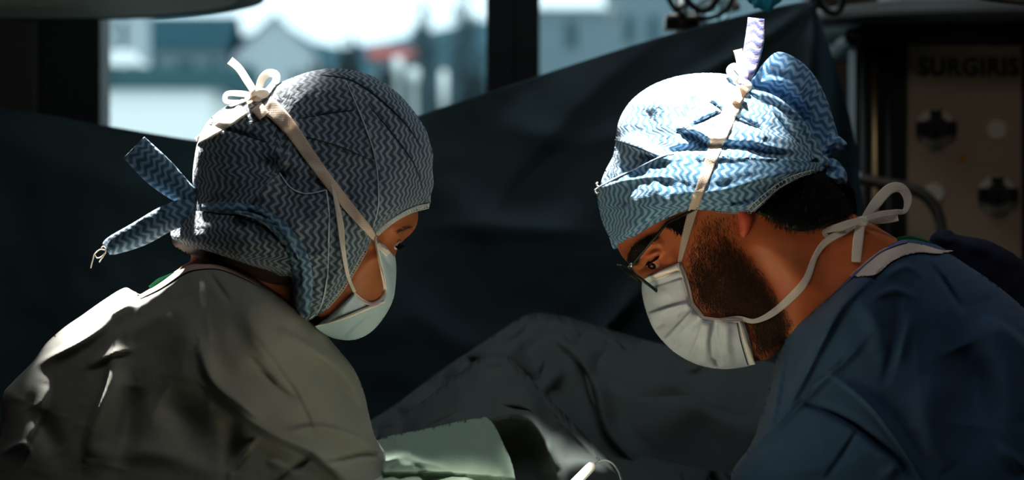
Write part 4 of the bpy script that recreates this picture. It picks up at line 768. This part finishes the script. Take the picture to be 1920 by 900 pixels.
gownL = Form([(262, 552, .02), (300, 531, .035), (345, 500, .055), (375, 494, .066), (410, 495, .070), (450, 508, .072), (500, 536, .070), (545, 570, .06), (592, 611, .03), (625, 645, .0), (662, 690, 0), (682, 735, 0), (692, 778, 0), (703, 818, 0), (722, 850, 0), (733, 885, 0), (738, 925, 0), (770, 975, 0), (830, 1000, 0), (870, 1012, 0), (865, 1070, 0), (780, 1090, 0), (700, 1150, 0),
    (665, 1300, 0), (660, 1700, 0), (690, 2450, 0), (690, 2450, 0), (90, 2450, 0), (90, 2450, 0), (50, 1700, 0), (0, 1250, 0), (-30, 1000, 0), (-12, 880, 0), (4, 800, 0), (5, 742, 0), (24, 716, 0), (60, 680, 0), (78, 655, 0), (90, 640, 0), (120, 614, 0), (155, 590, 0), (195, 562, 0), (232, 540, 0), (248, 545, 0)],
    yc=.02, K=1.0, hmax=.215, under=[bodyL], gap=.004, noise=(.005, 85, 1), folds=[
    fold([(585, 672), (632, 712), (688, 795)], -0.0208, 22, .6), fold([(395, 735), (493, 805), (587, 849), (650, 905)], 0.0208, 22, .35, -1), fold([(475, 630), (554, 737), (600, 842)], -0.0039, 4), fold([(470, 670), (520, 722), (556, 745)], -0.0091, 7, .5),
    fold([(668, 685), (690, 760), (706, 830)], -0.0052, 3, 1, 1, False), fold([(675, 690), (697, 765), (712, 838)], 0.0052, 5), fold([(535, 810), (590, 800), (661, 816), (722, 856)], 0.0091, 10, .4), fold([(608, 869), (680, 851), (724, 854)], -0.0104, 6, .5), fold([(587, 849), (545, 880), (510, 905)], -0.0078, 6), fold([(484, 821), (450, 860), (425, 900)], 0.0091, 7, .4),
    fold([(388, 506), (430, 566)], -0.0065, 4), fold([(212, 664), (202, 725), (172, 800), (160, 860)], 0.0234, 26, .25, -1), fold([(255, 655), (215, 663), (160, 690)], 0.0104, 14, .4), fold([(374, 650), (397, 713), (450, 757), (500, 790)], 0.0169, 18, .4, -1), fold([(300, 750), (345, 779), (373, 838)], -0.0234, 34),
    fold([(0, 850), (42, 830), (58, 848)], 0.0091, 8, .4), fold([(90, 720), (70, 790), (40, 850)], 0.0156, 14, .5), fold([(62, 684), (140, 646), (187, 616), (215, 590), (262, 562)], 0.0182, 13, .4, 1), fold([(330, 560), (350, 640), (340, 720)], 0.0091, 30), fold([(460, 560), (480, 620), (530, 680)], 0.0104, 24), fold([(250, 720), (240, 800), (220, 880)], -0.0182, 22),
    fold([(520, 620), (580, 650), (640, 700)], 0.0104, 16, .5), fold([(150, 860), (300, 850), (400, 890)], 0.0078, 20), fold([(420, 780), (440, 830), (430, 890)], -0.013, 16), fold([(500, 860), (560, 890)], 0.0078, 10), fold([(190, 650), (250, 620), (320, 580)], 0.0078, 16), fold([(60, 760), (110, 850)], -0.0156, 20)])
gL = gownL.mesh('surgical_gown', MT['gownL'], pL, res=4)
ribbon('neck_binding', [(262, 557), (300, 536), (345, 506), (378, 498), (412, 499), (450, 512), (490, 535)], [7, 11, 13, 13, 12, 12, 6], mat('pale_brown_binding', (.36, .27, .22), .85), gL, over=[gownL], gap=.003)
ribbon('undershirt_edge', [(282, 541, .0), (300, 528, -.005), (322, 517, -.01), (335, 510, -.01)], [12, 14, 10, 5], MT['green'], gL)
for s_, sd_ in ((-1, 1), (1, -1)):
    sleeves(0, -.40, 1.14, (-.06, -.02, 1.035), 1, MT['gownL'], gL) if s_ < 0 else None; glove((-.075, .02+.05*s_, 1.05), (1, -.15*s_, -.12), (0, 0, 1), sd_, pL); shoe(-.40, .1*s_, 1, pL)
# ------------------------------------------------------------------ person in the blue gown
YR = .05
pR = empty('person', (.52, YR, 0), 'bearded person with glasses, dark blue surgical gown, light blue cap and pleated mask', 'person', None)
bodyR = Form([(1150, 440), (1157, 462), (1166, 480), (1176, 492), (1186, 505), (1198, 524), (1210, 545), (1218, 562), (1226, 574), (1230, 590), (1242, 606), (1252, 622), (1268, 642), (1298, 662), (1335, 674), (1375, 675), (1410, 677), (1440, 674), (1465, 655), (1482, 640), (1505, 700), (1540, 820), (1580, 1000), (1640, 1300),
    (1720, 1380), (1980, 1380), (2060, 1250), (2110, 1000), (2075, 790), (1990, 680), (1890, 580), (1780, 500), (1700, 458), (1660, 434), (1625, 414), (1600, 398), (1580, 360), (1545, 315), (1528, 275), (1495, 228), (1430, 178), (1340, 155), (1260, 162), (1200, 200), (1163, 250), (1144, 320), (1140, 390)],
    yc=YR, K=1.0, hmax=.082, hs=lambda X, Y: (1-.16*sm(1480, 1560, X)*sm(420, 480, Y))*(1+.5*sm(680, 900, Y)),
    folds=[fold([(1176, 486), (1196, 464), (1222, 448)], .008, 11), fold([(1192, 512), (1208, 500), (1226, 496), (1244, 500)], -.010, 8), fold([(1210, 487), (1222, 478), (1240, 470)], .006, 6), fold([(1190, 495), (1200, 485)], -.006, 6), fold([(1248, 478), (1262, 500), (1262, 540)], .006, 16),
           fold([(1196, 506), (1206, 530)], .004, 7), fold([(1220, 462), (1245, 455)], .003, 8), fold([(1400, 455), (1460, 560), (1480, 620)], -.006, 30), fold([(1420, 440), (1500, 520), (1560, 560)], .006, 24), fold([(1310, 440), (1350, 500), (1400, 600)], .004, 30)])
oR = bodyR.mesh('body', MT['skinR'], pR, res=3); grow(oR, limbs(.58, YR, .52, 1.12, (.16, .0, 1.035), -1))
c = at(1229, 489, bodyR.y(1229, 487)+.0078); bm = bmesh.new(); bmesh.ops.create_uvsphere(bm, u_segments=16, v_segments=12, radius=.009, matrix=Matrix.Translation(c)); eb = obj('eyeball', bm, MT['eye'], pR)
bm = bmesh.new(); bmesh.ops.create_uvsphere(bm, u_segments=16, v_segments=12, radius=.0055, matrix=Matrix.Translation(c+Vector((-.0035, -.0035, -.0035)))); obj('iris', bm, MT['iris'], eb)
bm = bmesh.new(); bmesh.ops.create_uvsphere(bm, u_segments=24, v_segments=16, radius=.0108, matrix=Matrix.Translation(c+Vector((.0008, -.0022, .0052)))); obj('eyelid', bm, MT['skinR'], pR)
bm = bmesh.new()
for i in range(18):
    t = i/17; x, y = 1214+22*t, 492-12*t; p = at(x, y, bodyR.y(x, y)-.001); add_tube(bm, [p, p+Vector((-.002, -.003, -.003)), p+Vector((-.005, -.004, -.0055))], [.0006, .0005, .0001], 5)
obj('eyelashes', bm, MT['brow'], pR)
strands('eyebrow', bodyR, [(1172, 497), (1176, 478), (1188, 462), (1208, 449), (1228, 443), (1232, 450), (1210, 462), (1196, 478), (1188, 500)], 700, (7, 14), lambda X, Y: (np.full(X.shape, .75), np.full(X.shape, -.6)), .0003, MT['brow'], pR)
earR = Form([(1384, 392, 'u'), (1400, 388, 'u'), (1414, 394, 'u'), (1414, 412, 'u'), (1406, 434, 'u'), (1396, 445, 'u'), (1388, 438, 'u'), (1386, 415, 'u')], YR, K=1.2, under=[bodyR], gap=.004); earR.mesh('ear', MT['ear'], pR, res=2)
hairR = Form([(1418, 398, 'u'), (1422, 372, 'u'), (1460, 340, 'u'), (1520, 300, 'u'), (1560, 300, 0), (1592, 340, 0), (1602, 370, 0), (1606, 396, 0), (1590, 406, .02), (1562, 416, 'u'), (1535, 428, 'u'), (1500, 434, 'u'), (1468, 424, 'u'), (1440, 408, 'u')], YR, K=.35, under=[bodyR], gap=.006, noise=(.003, 9, 3))
hR = hairR.mesh('hair', MT['hair'], pR, res=3)
class Over:
    def __init__(s, a, b): s.a, s.b, s.yc = a, b, a.yc
    def H(s, X, Y): return np.maximum(np.where(s.a.inside(X, Y), s.a.H(X, Y), 0), s.b.H(X, Y))
strands('loose_hairs', Over(hairR, bodyR), [(1425, 390), (1470, 350), (1560, 320), (1598, 350), (1604, 392), (1580, 406), (1530, 425), (1500, 430), (1465, 422), (1440, 405)], 2200, (10, 24), lambda X, Y: ((X-1500)/260, np.full(X.shape, .9)), .0003, MT['hair'], hR, seed=4)
strands('sideburn', bodyR, [(1245, 418), (1275, 402), (1298, 394), (1290, 420), (1280, 440), (1266, 430)], 500, (8, 16), lambda X, Y: (np.full(X.shape, .3), np.full(X.shape, .9)), .0003, MT['hair'], pR, seed=5)
strands('beard', bodyR, [(1296, 400), (1340, 392), (1384, 398), (1392, 450), (1425, 500), (1462, 560), (1490, 605), (1478, 645), (1440, 676), (1412, 678), (1392, 605), (1330, 592), (1298, 572), (1284, 530), (1284, 470)], 15000, (6, 12), lambda X, Y: (.25+(X-1380)/500, np.full(X.shape, .85)), .00019, MT['beardm'], pR,
    dens=lambda X, Y: np.clip(.09+1.0*sm(430, 560, Y)-.25*sm(1430, 1480, X)*(Y < 560), 0, 1)*(.6+.8*(vnoise(X, Y, 22, 2)+.5)), seed=6, fade=26)

capR = Form([(1126, 352, 0), (1134, 322, 0), (1150, 290, 0), (1155, 255, 0), (1162, 222, 0), (1184, 188, 0), (1222, 160, 0), (1270, 143, 0), (1320, 137, 0), (1370, 141, 0), (1410, 158, 0), (1450, 180, 0), (1492, 214, 0), (1525, 255, 0), (1547, 298, 0), (1542, 322, .03), (1500, 334, 'u'), (1460, 356, 'u'), (1425, 390, 'u'), (1400, 395, 'u'), (1340, 391, 'u'), (1290, 392, 'u'), (1240, 410, 'u'), (1190, 438, 'u'), (1158, 458, 0), (1146, 450, 0), (1132, 410, 0)],
    yc=YR, K=1.02, hmax=.098, under=[bodyR], gap=.003, noise=(.0045, 32, 5), folds=[
    fold([(1152, 262), (1195, 276), (1238, 296), (1262, 300)], .010, 14, .25, -1), fold([(1330, 190), (1356, 208), (1356, 208)], -.005, 3), fold([(1356, 208), (1320, 226), (1268, 248)], -.006, 4), fold([(1276, 250), (1300, 258), (1328, 276)], -.018, 8), fold([(1268, 246), (1300, 244), (1335, 262)], .008, 8), fold([(1250, 287), (1330, 274), (1400, 278), (1460, 290)], -.012, 7),
    fold([(1370, 218), (1400, 230), (1428, 242)], -.010, 5), fold([(1370, 232), (1410, 250), (1470, 262), (1530, 290)], .012, 16, .4), fold([(1440, 188), (1475, 225), (1500, 262), (1505, 280)], -.012, 10), fold([(1460, 180), (1500, 230), (1530, 275)], .010, 9, .5), fold([(1450, 215), (1440, 245), (1425, 270)], .006, 6, .5), fold([(1180, 200), (1240, 190), (1300, 200)], .004, 20), fold([(1220, 175), (1250, 220), (1240, 260)], .005, 22), fold([(1300, 150), (1320, 190), (1300, 230)], .004, 20), fold([(1400, 260), (1450, 275), (1500, 282)], .008, 8, .5)])
cR = capR.mesh('surgical_cap', MT['capR'], pR, res=3)
bandR = Form([(1118, 352, 0), (1118, 352, 0), (1140, 340, 'u'), (1180, 320, 'u'), (1238, 293, 'u'), (1264, 287, 'u'), (1330, 291, 'u'), (1400, 295, 'u'), (1460, 299, 'u'), (1538, 304, 'u'), (1541, 321, 'u'), (1480, 338, 'u'), (1442, 368, 'u'), (1414, 398, 'u'), (1400, 400, 'u'), (1340, 395, 'u'), (1290, 395, 'u'), (1240, 414, 'u'), (1190, 443, 'u'), (1158, 465, 0), (1149, 465, 0), (1142, 445, 0), (1129, 415, 0), (1122, 385, 0)],
    YR, K=.12, under=[capR], gap=.004, noise=(.0034, 26, 3), folds=[
    fold([(1120, 353), (1180, 337), (1222, 331), (1260, 335)], .006, 7, .4), fold([(1215, 330), (1260, 345), (1300, 350)], -.005, 8), fold([(1290, 362), (1356, 356), (1425, 335), (1520, 312)], .008, 9, .4), fold([(1318, 392), (1380, 376), (1425, 360), (1500, 325)], -.008, 7), fold([(1260, 300), (1340, 312), (1440, 306), (1530, 312)], -.008, 8), fold([(1340, 385), (1400, 385), (1440, 362)], .006, 8),
    fold([(1300, 300), (1310, 330), (1290, 370)], .004, 14), fold([(1240, 300), (1225, 350), (1235, 400)], .003, 22)])
bandR.mesh('cap_band', MT['capRm'], cR, res=3)
ribbon('cap_seam', [(1330, 190), (1356, 208), (1356, 208), (1320, 226), (1268, 248)], [1, 3, 3, 3, 1], MT['seamd'], cR, over=[capR], gap=.0008, ncross=2)
ribbon('cap_seam', [(1152, 262), (1195, 277), (1240, 294)], [2, 3, 2], MT['seamd'], cR, over=[capR], gap=.0008, ncross=2)
ribbon('cap_seam', [(1370, 218), (1400, 230), (1428, 242)], [1, 3, 1], MT['seamd'], cR, over=[capR], gap=.0008, ncross=2)
ribbon('band_edge', [(1120, 352), (1140, 341), (1180, 321), (1238, 294), (1264, 288)], [2, 3, 3, 3, 1], MT['piping'], cR, over=[bandR, capR], gap=.0012, ncross=2)
bm = bmesh.new()
for q in ([(1121, 352), (1116, 356), (1118, 362), (1123, 360)], [(1122, 350), (1118, 345), (1121, 342)]): add_tube(bm, [at(a, b, YR-.004) for a, b in spline(np.array(q, float), 5)], .0009, 6)
obj('loose_thread', bm, MT['thread'], cR)
stitches('hem_stitching', [(1406, 394), (1440, 364), (1480, 337), (1534, 321)], [bodyR, capR, bandR], 9, MT['thread'], cR, stepx=8, gap=.005)
stitches('hem_stitching', [(1414, 398), (1380, 398), (1340, 396)], [bodyR, capR, bandR], 4, MT['capRm'], cR, r=.0003, stepx=6, gap=.005)
pf = Form([(1398, 166), (1416, 142), (1432, 118), (1460, 97), (1500, 114), (1530, 146), (1552, 190), (1566, 235), (1572, 262), (1562, 290), (1547, 305), (1530, 300), (1518, 270), (1498, 238), (1468, 206), (1436, 184)], YR-.005, K=.55, noise=(.002, 22, 8),
    folds=[fold([(1410, 162), (1450, 150), (1490, 165), (1530, 220), (1545, 280)], .007, 9, .5), fold([(1405, 168), (1460, 172), (1500, 205), (1530, 260)], -.010, 9), fold([(1510, 190), (1535, 230), (1550, 280)], -.007, 6), fold([(1440, 115), (1490, 140), (1530, 190)], .004, 14)])
pf.mesh('cap_puff', MT['capP'], cR, res=3, rot=62)
pf2 = Form([(1405, 170), (1450, 178), (1495, 212), (1522, 250), (1543, 290), (1545, 312), (1520, 305), (1490, 290), (1465, 250), (1435, 205)], YR-.03, K=.7, noise=(.002, 18, 9), folds=[fold([(1430, 185), (1480, 215), (1515, 265), (1535, 300)], -.008, 7), fold([(1450, 200), (1480, 245), (1520, 290)], .005, 6)])
pf2.mesh('cap_puff', MT['capR'], cR, res=3, rot=30)
f = Form([(1556, 246), (1566, 250), (1587, 267), (1585, 274), (1578, 281), (1556, 284), (1545, 290), (1548, 268)], YR-.01, K=.7, folds=[fold([(1550, 280), (1565, 265), (1580, 270)], .003, 4)]); f.mesh('cap_puff', MT['capP'], cR, res=2, rot=50)
f = Form([(1535, 303), (1550, 297), (1567, 299), (1580, 312), (1588, 326), (1588, 343), (1575, 345), (1560, 342), (1548, 335), (1540, 322)], YR-.02, K=.75, folds=[fold([(1545, 310), (1562, 322), (1572, 312), (1566, 302)], -.004, 4), fold([(1545, 325), (1565, 335), (1584, 330)], .003, 4)]); f.mesh('cap_tie', MT['capP'], cR, res=2, rot=20)
f = Form([(1530, 298), (1545, 292), (1555, 300), (1552, 312), (1540, 316), (1530, 310)], YR-.03, K=1); f.mesh('cap_knot', MT['capR'], cR, res=2)
ribbon('cap_tie', [(1418, 34, YR-.01), (1413, 80, YR-.02), (1405, 120, YR-.03), (1393, 160, YR-.04)], [31, 34, 32, 20], MT['capT'], cR, cup=.006, rot=90, ncross=10, wob=.003)
ribbon('cap_tie', [(1428, 36, YR-.004), (1424, 80, YR-.012), (1414, 120, YR-.02), (1398, 160, YR-.03)], [10, 16, 16, 12], MT['capP'], cR, cup=.003, rot=90, ncross=6)

maskR = Form([(1273, 493, 'u'), (1273, 493, 'u'), (1250, 502, 'u'), (1228, 512, 'u'), (1207, 521, 0), (1207, 521, 0), (1203, 538, 0), (1206, 564, 0), (1215, 594, 0), (1226, 618, 0), (1243, 640, 0), (1264, 660, 0), (1292, 677, 0), (1322, 688, 0), (1355, 692, 0), (1385, 690, 0), (1417, 683, .02), (1417, 683, .02), (1407, 650, 'u'), (1398, 620, 'u'), (1388, 601, 'u'), (1388, 601, 'u'),
    (1360, 599, 'u'), (1335, 597, 'u'), (1316, 593, 'u'), (1302, 577, 'u'), (1294, 566, 'u'), (1289, 540, 'u'), (1281, 514, 'u')], YR, K=.62, under=[bodyR], gap=.003, noise=(.0006, 18, 7), folds=[
    fold([(1294, 567), (1255, 577), (1217, 588)], 0.0102, 10, .2, -1), fold([(1292, 572), (1262, 592), (1226, 616)], -0.0085, 7), fold([(1300, 580), (1270, 612), (1244, 640)], 0.0102, 10, .25, -1), fold([(1314, 594), (1290, 620), (1262, 656)], -0.0085, 7), fold([(1318, 598), (1306, 640), (1290, 672)], 0.0085, 10, .3, -1),
    fold([(1342, 603), (1338, 640), (1346, 688)], -0.0204, 6), fold([(1330, 603), (1322, 650), (1324, 684)], 0.0102, 9), fold([(1362, 605), (1362, 650), (1370, 688)], 0.0085, 10), fold([(1215, 526), (1240, 516), (1272, 507)], -0.0034, 2.5, 1, 1, False), fold([(1216, 538), (1244, 530), (1276, 520)], -0.0034, 2.5, 1, 1, False), fold([(1230, 560), (1260, 550)], 0.0068, 16)])
mR = maskR.mesh('surgical_mask', MT['maskR'], pR, res=2)
ribbon('mask_binding', [(1273, 492), (1282, 516), (1290, 542), (1296, 566), (1304, 578), (1318, 594)], [7, 9, 9, 8, 7, 6], MT['maskw'], mR, over=[maskR, bodyR], gap=.002)
ribbon('mask_binding', [(1316, 595), (1340, 599), (1365, 601), (1388, 602)], [5, 6, 6, 6], MT['maskw'], mR, over=[maskR, bodyR], gap=.002)
ribbon('mask_binding', [(1389, 602), (1396, 624), (1403, 650), (1411, 684)], [10, 11, 12, 11], MT['maskw'], mR, over=[maskR, bodyR], gap=.002)
stitches('mask_seam', [(1382, 606), (1389, 640), (1402, 684)], [maskR, bodyR], 1.2, MT['brow'], mR, r=.00025, stepx=4, gap=.0012)
ribbon('nose_band', [(1208, 528), (1238, 516), (1272, 502)], [9, 12, 12], MT['maskw'], mR, over=[maskR, bodyR], gap=.0015)
ribbon('mask_tie', [(1392, 160), (1375, 196), (1353, 245), (1334, 295), (1316, 345), (1299, 395), (1285, 445), (1274, 492)], [18, 28, 28, 22, 18, 17, 14, 8], MT['tape'], mR, over=[capR, bandR, bodyR], gap=.004)
ribbon('mask_tie', [(1350, 599), (1385, 597), (1415, 602), (1450, 586), (1490, 551), (1513, 522), (1528, 482), (1548, 454), (1588, 430), (1614, 414)], [5, 9, 9, 13, 16, 14, 11, 13, 15, 11], MT['tapep'], mR, over=[bodyR, maskR], gap=.003, wob=.003)
ribbon('mask_bow', [(1616, 413, .01), (1640, 384, .01), (1667, 355, .015), (1690, 353, .02), (1702, 372, .03), (1697, 395, .03), (1680, 398, .02), (1650, 402, .01), (1620, 412, .005)], [8, 20, 20, 18, 17, 10, 11, 12, 9], MT['tapep'], mR)
ribbon('mask_tie', [(1620, 413, .012), (1645, 412, .014), (1668, 411, .02), (1684, 408, .022)], [8, 15, 14, 13], MT['tapep'], mR)
ribbon('mask_tie', [(1615, 414, .0), (1609, 450, -.004), (1605, 492, -.006)], [16, 20, 18], MT['tapep'], mR)
ribbon('mask_bow', [(1613, 413, -.005), (1580, 424, -.01), (1546, 434, -.012), (1562, 446, -.008), (1600, 424, -.004)], [12, 16, 9, 9, 8], MT['tapep'], mR)
f = Form([(1606, 410), (1616, 405), (1627, 409), (1630, 418), (1622, 425), (1610, 422)], 0.0, K=.9, folds=[fold([(1610, 408), (1624, 422)], -.002, 3)]); f.mesh('mask_knot', MT['tapep'], mR, res=2)
ribbon('mask_tie', [(1383, 93, YR-.02), (1388, 114, YR-.022), (1393, 140, YR-.03)], [17, 16, 14], MT['tapep'], mR)
ribbon('mask_bow', [(1393, 158, YR-.03), (1376, 144, YR-.03), (1368, 132, YR-.025), (1378, 125, YR-.015), (1392, 142, YR-.01)], [10, 14, 13, 13, 10], MT['tapep'], mR)
f = Form([(1384, 158), (1390, 148), (1402, 150), (1410, 160), (1404, 172), (1390, 172)], YR-.035, K=.9); f.mesh('mask_knot', MT['tapep'], mR, res=2)
ribbon('mask_tie', [(1398, 162, YR-.05), (1390, 174), (1380, 190)], [16, 18, 16], MT['tape'], mR, over=[capR], gap=.009)

# glasses
gs = bpy.data.objects.new('glasses', None); C.objects.link(gs); gs.parent = pR; gs.location = Vector(at(1194, 521, YR))-Vector(pR.location)
bpy.context.view_layer.update()
lensm = bpy.data.materials.new('lens_glass'); lensm.use_nodes = True; nt = lensm.node_tree; nt.nodes.clear(); o_ = nt.nodes.new('ShaderNodeOutputMaterial'); mxs = nt.nodes.new('ShaderNodeMixShader'); tr = nt.nodes.new('ShaderNodeBsdfTransparent'); g_ = nt.nodes.new('ShaderNodeBsdfGlossy')
tr.inputs[0].default_value = (.85, .93, .95, 1); g_.inputs['Roughness'].default_value = .03; mxs.inputs[0].default_value = .07; nt.links.new(tr.outputs[0], mxs.inputs[1]); nt.links.new(g_.outputs[0], mxs.inputs[2]); nt.links.new(mxs.outputs[0], o_.inputs[0])
A, B = at(1161, 498, YR), at(1228, 546, YR); ctr = (A+B)/2; t = (B-A).normalized(); hl = (B-A).length/2
nrm = Vector((0, 1, 0)).cross(t).normalized()
for s in (-1, 1):
    cc = ctr+Vector((0, .033*s, 0)); tt = (t+nrm*0).normalized(); yv = (Vector((0, 1, 0))+nrm*.03*s*(1 if nrm.x > 0 else -1)).normalized()
    P = [cc+tt*hl*math.cos(a)*(1-.12*abs(math.sin(a))**3)+yv*.027*math.copysign(abs(math.sin(a))**.8, math.sin(a)) for a in [2*math.pi*k/40 for k in range(41)]]
    bm = bmesh.new(); add_tube(bm, P, .0017, 8, cap=False); obj('rim', bm, MT['blackp'], gs)
    bm = bmesh.new(); V1 = [bm.verts.new(p+nrm*.0008) for p in P[:-1]]; V2 = [bm.verts.new(p-nrm*.0008) for p in P[:-1]]; bm.faces.new(V1); bm.faces.new(V2[::-1])
    for k in range(40): bm.faces.new([V1[k], V1[(k+1) % 40], V2[(k+1) % 40], V2[k]])
    obj('lens', bm, lensm, gs, False)
    hx = at(1180, 503, YR+.062*s); side_y = (bodyR.y(1255, 420)-YR)*-1*s
    tp = [Vector((hx.x, YR+.062*s, hx.z)), Vector((at(1250, 419, YR).x, YR+max(.066, abs(side_y)+.004)*s, at(1250, 419, YR).z)), Vector((at(1330, 375, YR).x, YR+.082*s, at(1330, 375, YR).z)), Vector((at(1400, 372, YR).x, YR+.086*s, at(1400, 372, YR).z))]
    if s < 0:
        a1, a2 = at(1184, 497, YR-.066), at(1251, 418, bodyR.y(1251, 418)-.004); tp[0], tp[1] = a1, a2
    bm = bmesh.new(); add_tube(bm, tp, .0016, 8); obj('temple', bm, MT['blackp'], gs)
    bm = bmesh.new(); bmesh.ops.create_uvsphere(bm, u_segments=12, v_segments=8, radius=.0026, matrix=Matrix.Translation(tp[0])); obj('hinge', bm, MT['steel'], gs)
    bm = bmesh.new(); q = at(1207, 519, YR+.012*s); bmesh.ops.create_uvsphere(bm, u_segments=14, v_segments=10, radius=1, matrix=Matrix.Translation(q) @ Matrix.Diagonal((.0042, .002, .003, 1))); add_tube(bm, [q, q.lerp(ctr, .5)+Vector((0, .004*s, .002)), ctr+Vector((0, .006*s, 0))], .0008, 6); obj('nose_pad', bm, MT['steel'], gs)
bm = bmesh.new(); m_ = ctr-t*hl*.35; add_tube(bm, [m_+Vector((0, -.009, 0)), m_+nrm*.003, m_+Vector((0, .009, 0))], .0014, 8); obj('bridge', bm, MT['blackp'], gs)

gownR = Form([(1735, 452, 0), (1700, 449, .03), (1672, 458, .055), (1640, 480, .068), (1600, 514, .074), (1560, 552, .072), (1530, 578, .066), (1500, 603, .055), (1478, 620, .03), (1464, 655, 0), (1450, 700, 0), (1430, 770, 0), (1412, 832, 0), (1386, 866, 0), (1372, 888, 0), (1368, 912, 0), (1350, 950, 0), (1300, 980, 0), (1240, 1000, 0), (1195, 1012, 0), (1200, 1075, 0), (1330, 1110, 0), (1470, 1180, 0),
    (1560, 1300, 0), (1590, 1700, 0), (1560, 2450, 0), (1560, 2450, 0), (2100, 2450, 0), (2100, 2450, 0), (2120, 1700, 0), (2175, 1200, 0), (2180, 950, 0), (2120, 800, 0), (2020, 675, 0), (1925, 582, 0), (1860, 528, 0), (1800, 488, 0), (1770, 466, 0)],
    yc=YR+.01, K=1.0, hmax=.215, under=[bodyR], gap=.004, noise=(.005, 80, 5), folds=[
    fold([(1640, 515), (1581, 575), (1545, 638), (1497, 731), (1452, 795)], 0.0175, 18, .35, 1), fold([(1478, 624), (1466, 704), (1448, 793), (1408, 846)], 0.0075, 7, .4), fold([(1625, 629), (1590, 669), (1550, 704), (1503, 753), (1452, 802), (1380, 868)], 0.0137, 9, .3, -1),
    fold([(1554, 702), (1617, 749), (1657, 793), (1701, 855), (1730, 905)], 0.0163, 12, .25, -1), fold([(1503, 751), (1559, 771), (1612, 802), (1661, 842), (1705, 890)], -0.0137, 8), fold([(1612, 802), (1581, 851), (1548, 898)], -0.0075, 5), fold([(1683, 549), (1679, 633), (1657, 722)], -0.0075, 9), fold([(1712, 585), (1695, 640), (1685, 680)], 0.0063, 10),
    fold([(1748, 496), (1777, 535), (1805, 582)], -0.0125, 8, .5), fold([(1634, 560), (1679, 544), (1716, 560)], 0.0063, 7), fold([(1660, 520), (1700, 500), (1730, 520)], 0.005, 7), fold([(1794, 650), (1825, 725), (1820, 800)], -0.03, 42), fold([(1861, 602), (1905, 633), (1960, 700)], 0.015, 18, .4), fold([(1874, 833), (1925, 880)], 0.0125, 14, .5), fold([(1750, 700), (1740, 800), (1790, 880)], 0.015, 30), fold([(1640, 845), (1680, 870), (1650, 900)], 0.0075, 10),
    fold([(1440, 860), (1500, 880), (1560, 870)], 0.0088, 14), fold([(1850, 560), (1880, 680), (1900, 800)], 0.0125, 40), fold([(1600, 560), (1640, 600), (1650, 660)], 0.0075, 20)])
gR = gownR.mesh('surgical_gown', MT['gownR'], pR, res=4)
fc = Form([(1596, 518, 'u'), (1614, 500, 'u'), (1638, 480, 'u'), (1664, 464, 'u'), (1695, 455, 'u'), (1735, 460, 'u'), (1762, 468, 'u'), (1788, 470, 'u'), (1760, 476, 'u'), (1728, 474, 'u'), (1700, 478, 'u'), (1670, 492, 'u'), (1650, 510, 'u'), (1632, 517, 'u')], gownR.yc, K=.1, under=[gownR], gap=.004); fc.mesh('neck_facing', MT['facing'], gR, res=2)
ribbon('neck_trim', [(1545, 560), (1588, 522), (1618, 492), (1650, 467), (1680, 455), (1702, 452)], [7, 11, 13, 13, 11, 6], MT['trim'], gR, over=[gownR, fc], gap=.005, cup=.002)
ribbon('undershirt_edge', [(1682, 448, .03), (1705, 448, .04), (1735, 456, .05), (1755, 462, .06)], [6, 12, 12, 6], MT['green'], gR)
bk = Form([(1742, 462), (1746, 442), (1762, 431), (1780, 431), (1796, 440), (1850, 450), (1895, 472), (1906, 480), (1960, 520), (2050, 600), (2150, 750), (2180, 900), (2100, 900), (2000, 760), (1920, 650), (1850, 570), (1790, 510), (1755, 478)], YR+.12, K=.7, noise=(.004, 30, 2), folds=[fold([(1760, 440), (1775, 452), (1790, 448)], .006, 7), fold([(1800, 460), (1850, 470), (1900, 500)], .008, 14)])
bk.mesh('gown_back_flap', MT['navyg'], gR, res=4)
for s_, sd_ in ((-1, -1), (1, 1)):
    if s_ < 0: sleeves(YR, .52, 1.12, (.16, .0, 1.035), -1, MT['gownR'], gR)
    glove((.15, .01+.05*s_, 1.045), (-1, -.15*s_, -.10), (0, 0, 1), sd_, pR, curl=.75); shoe(.58, YR+.1*s_, -1, pR)
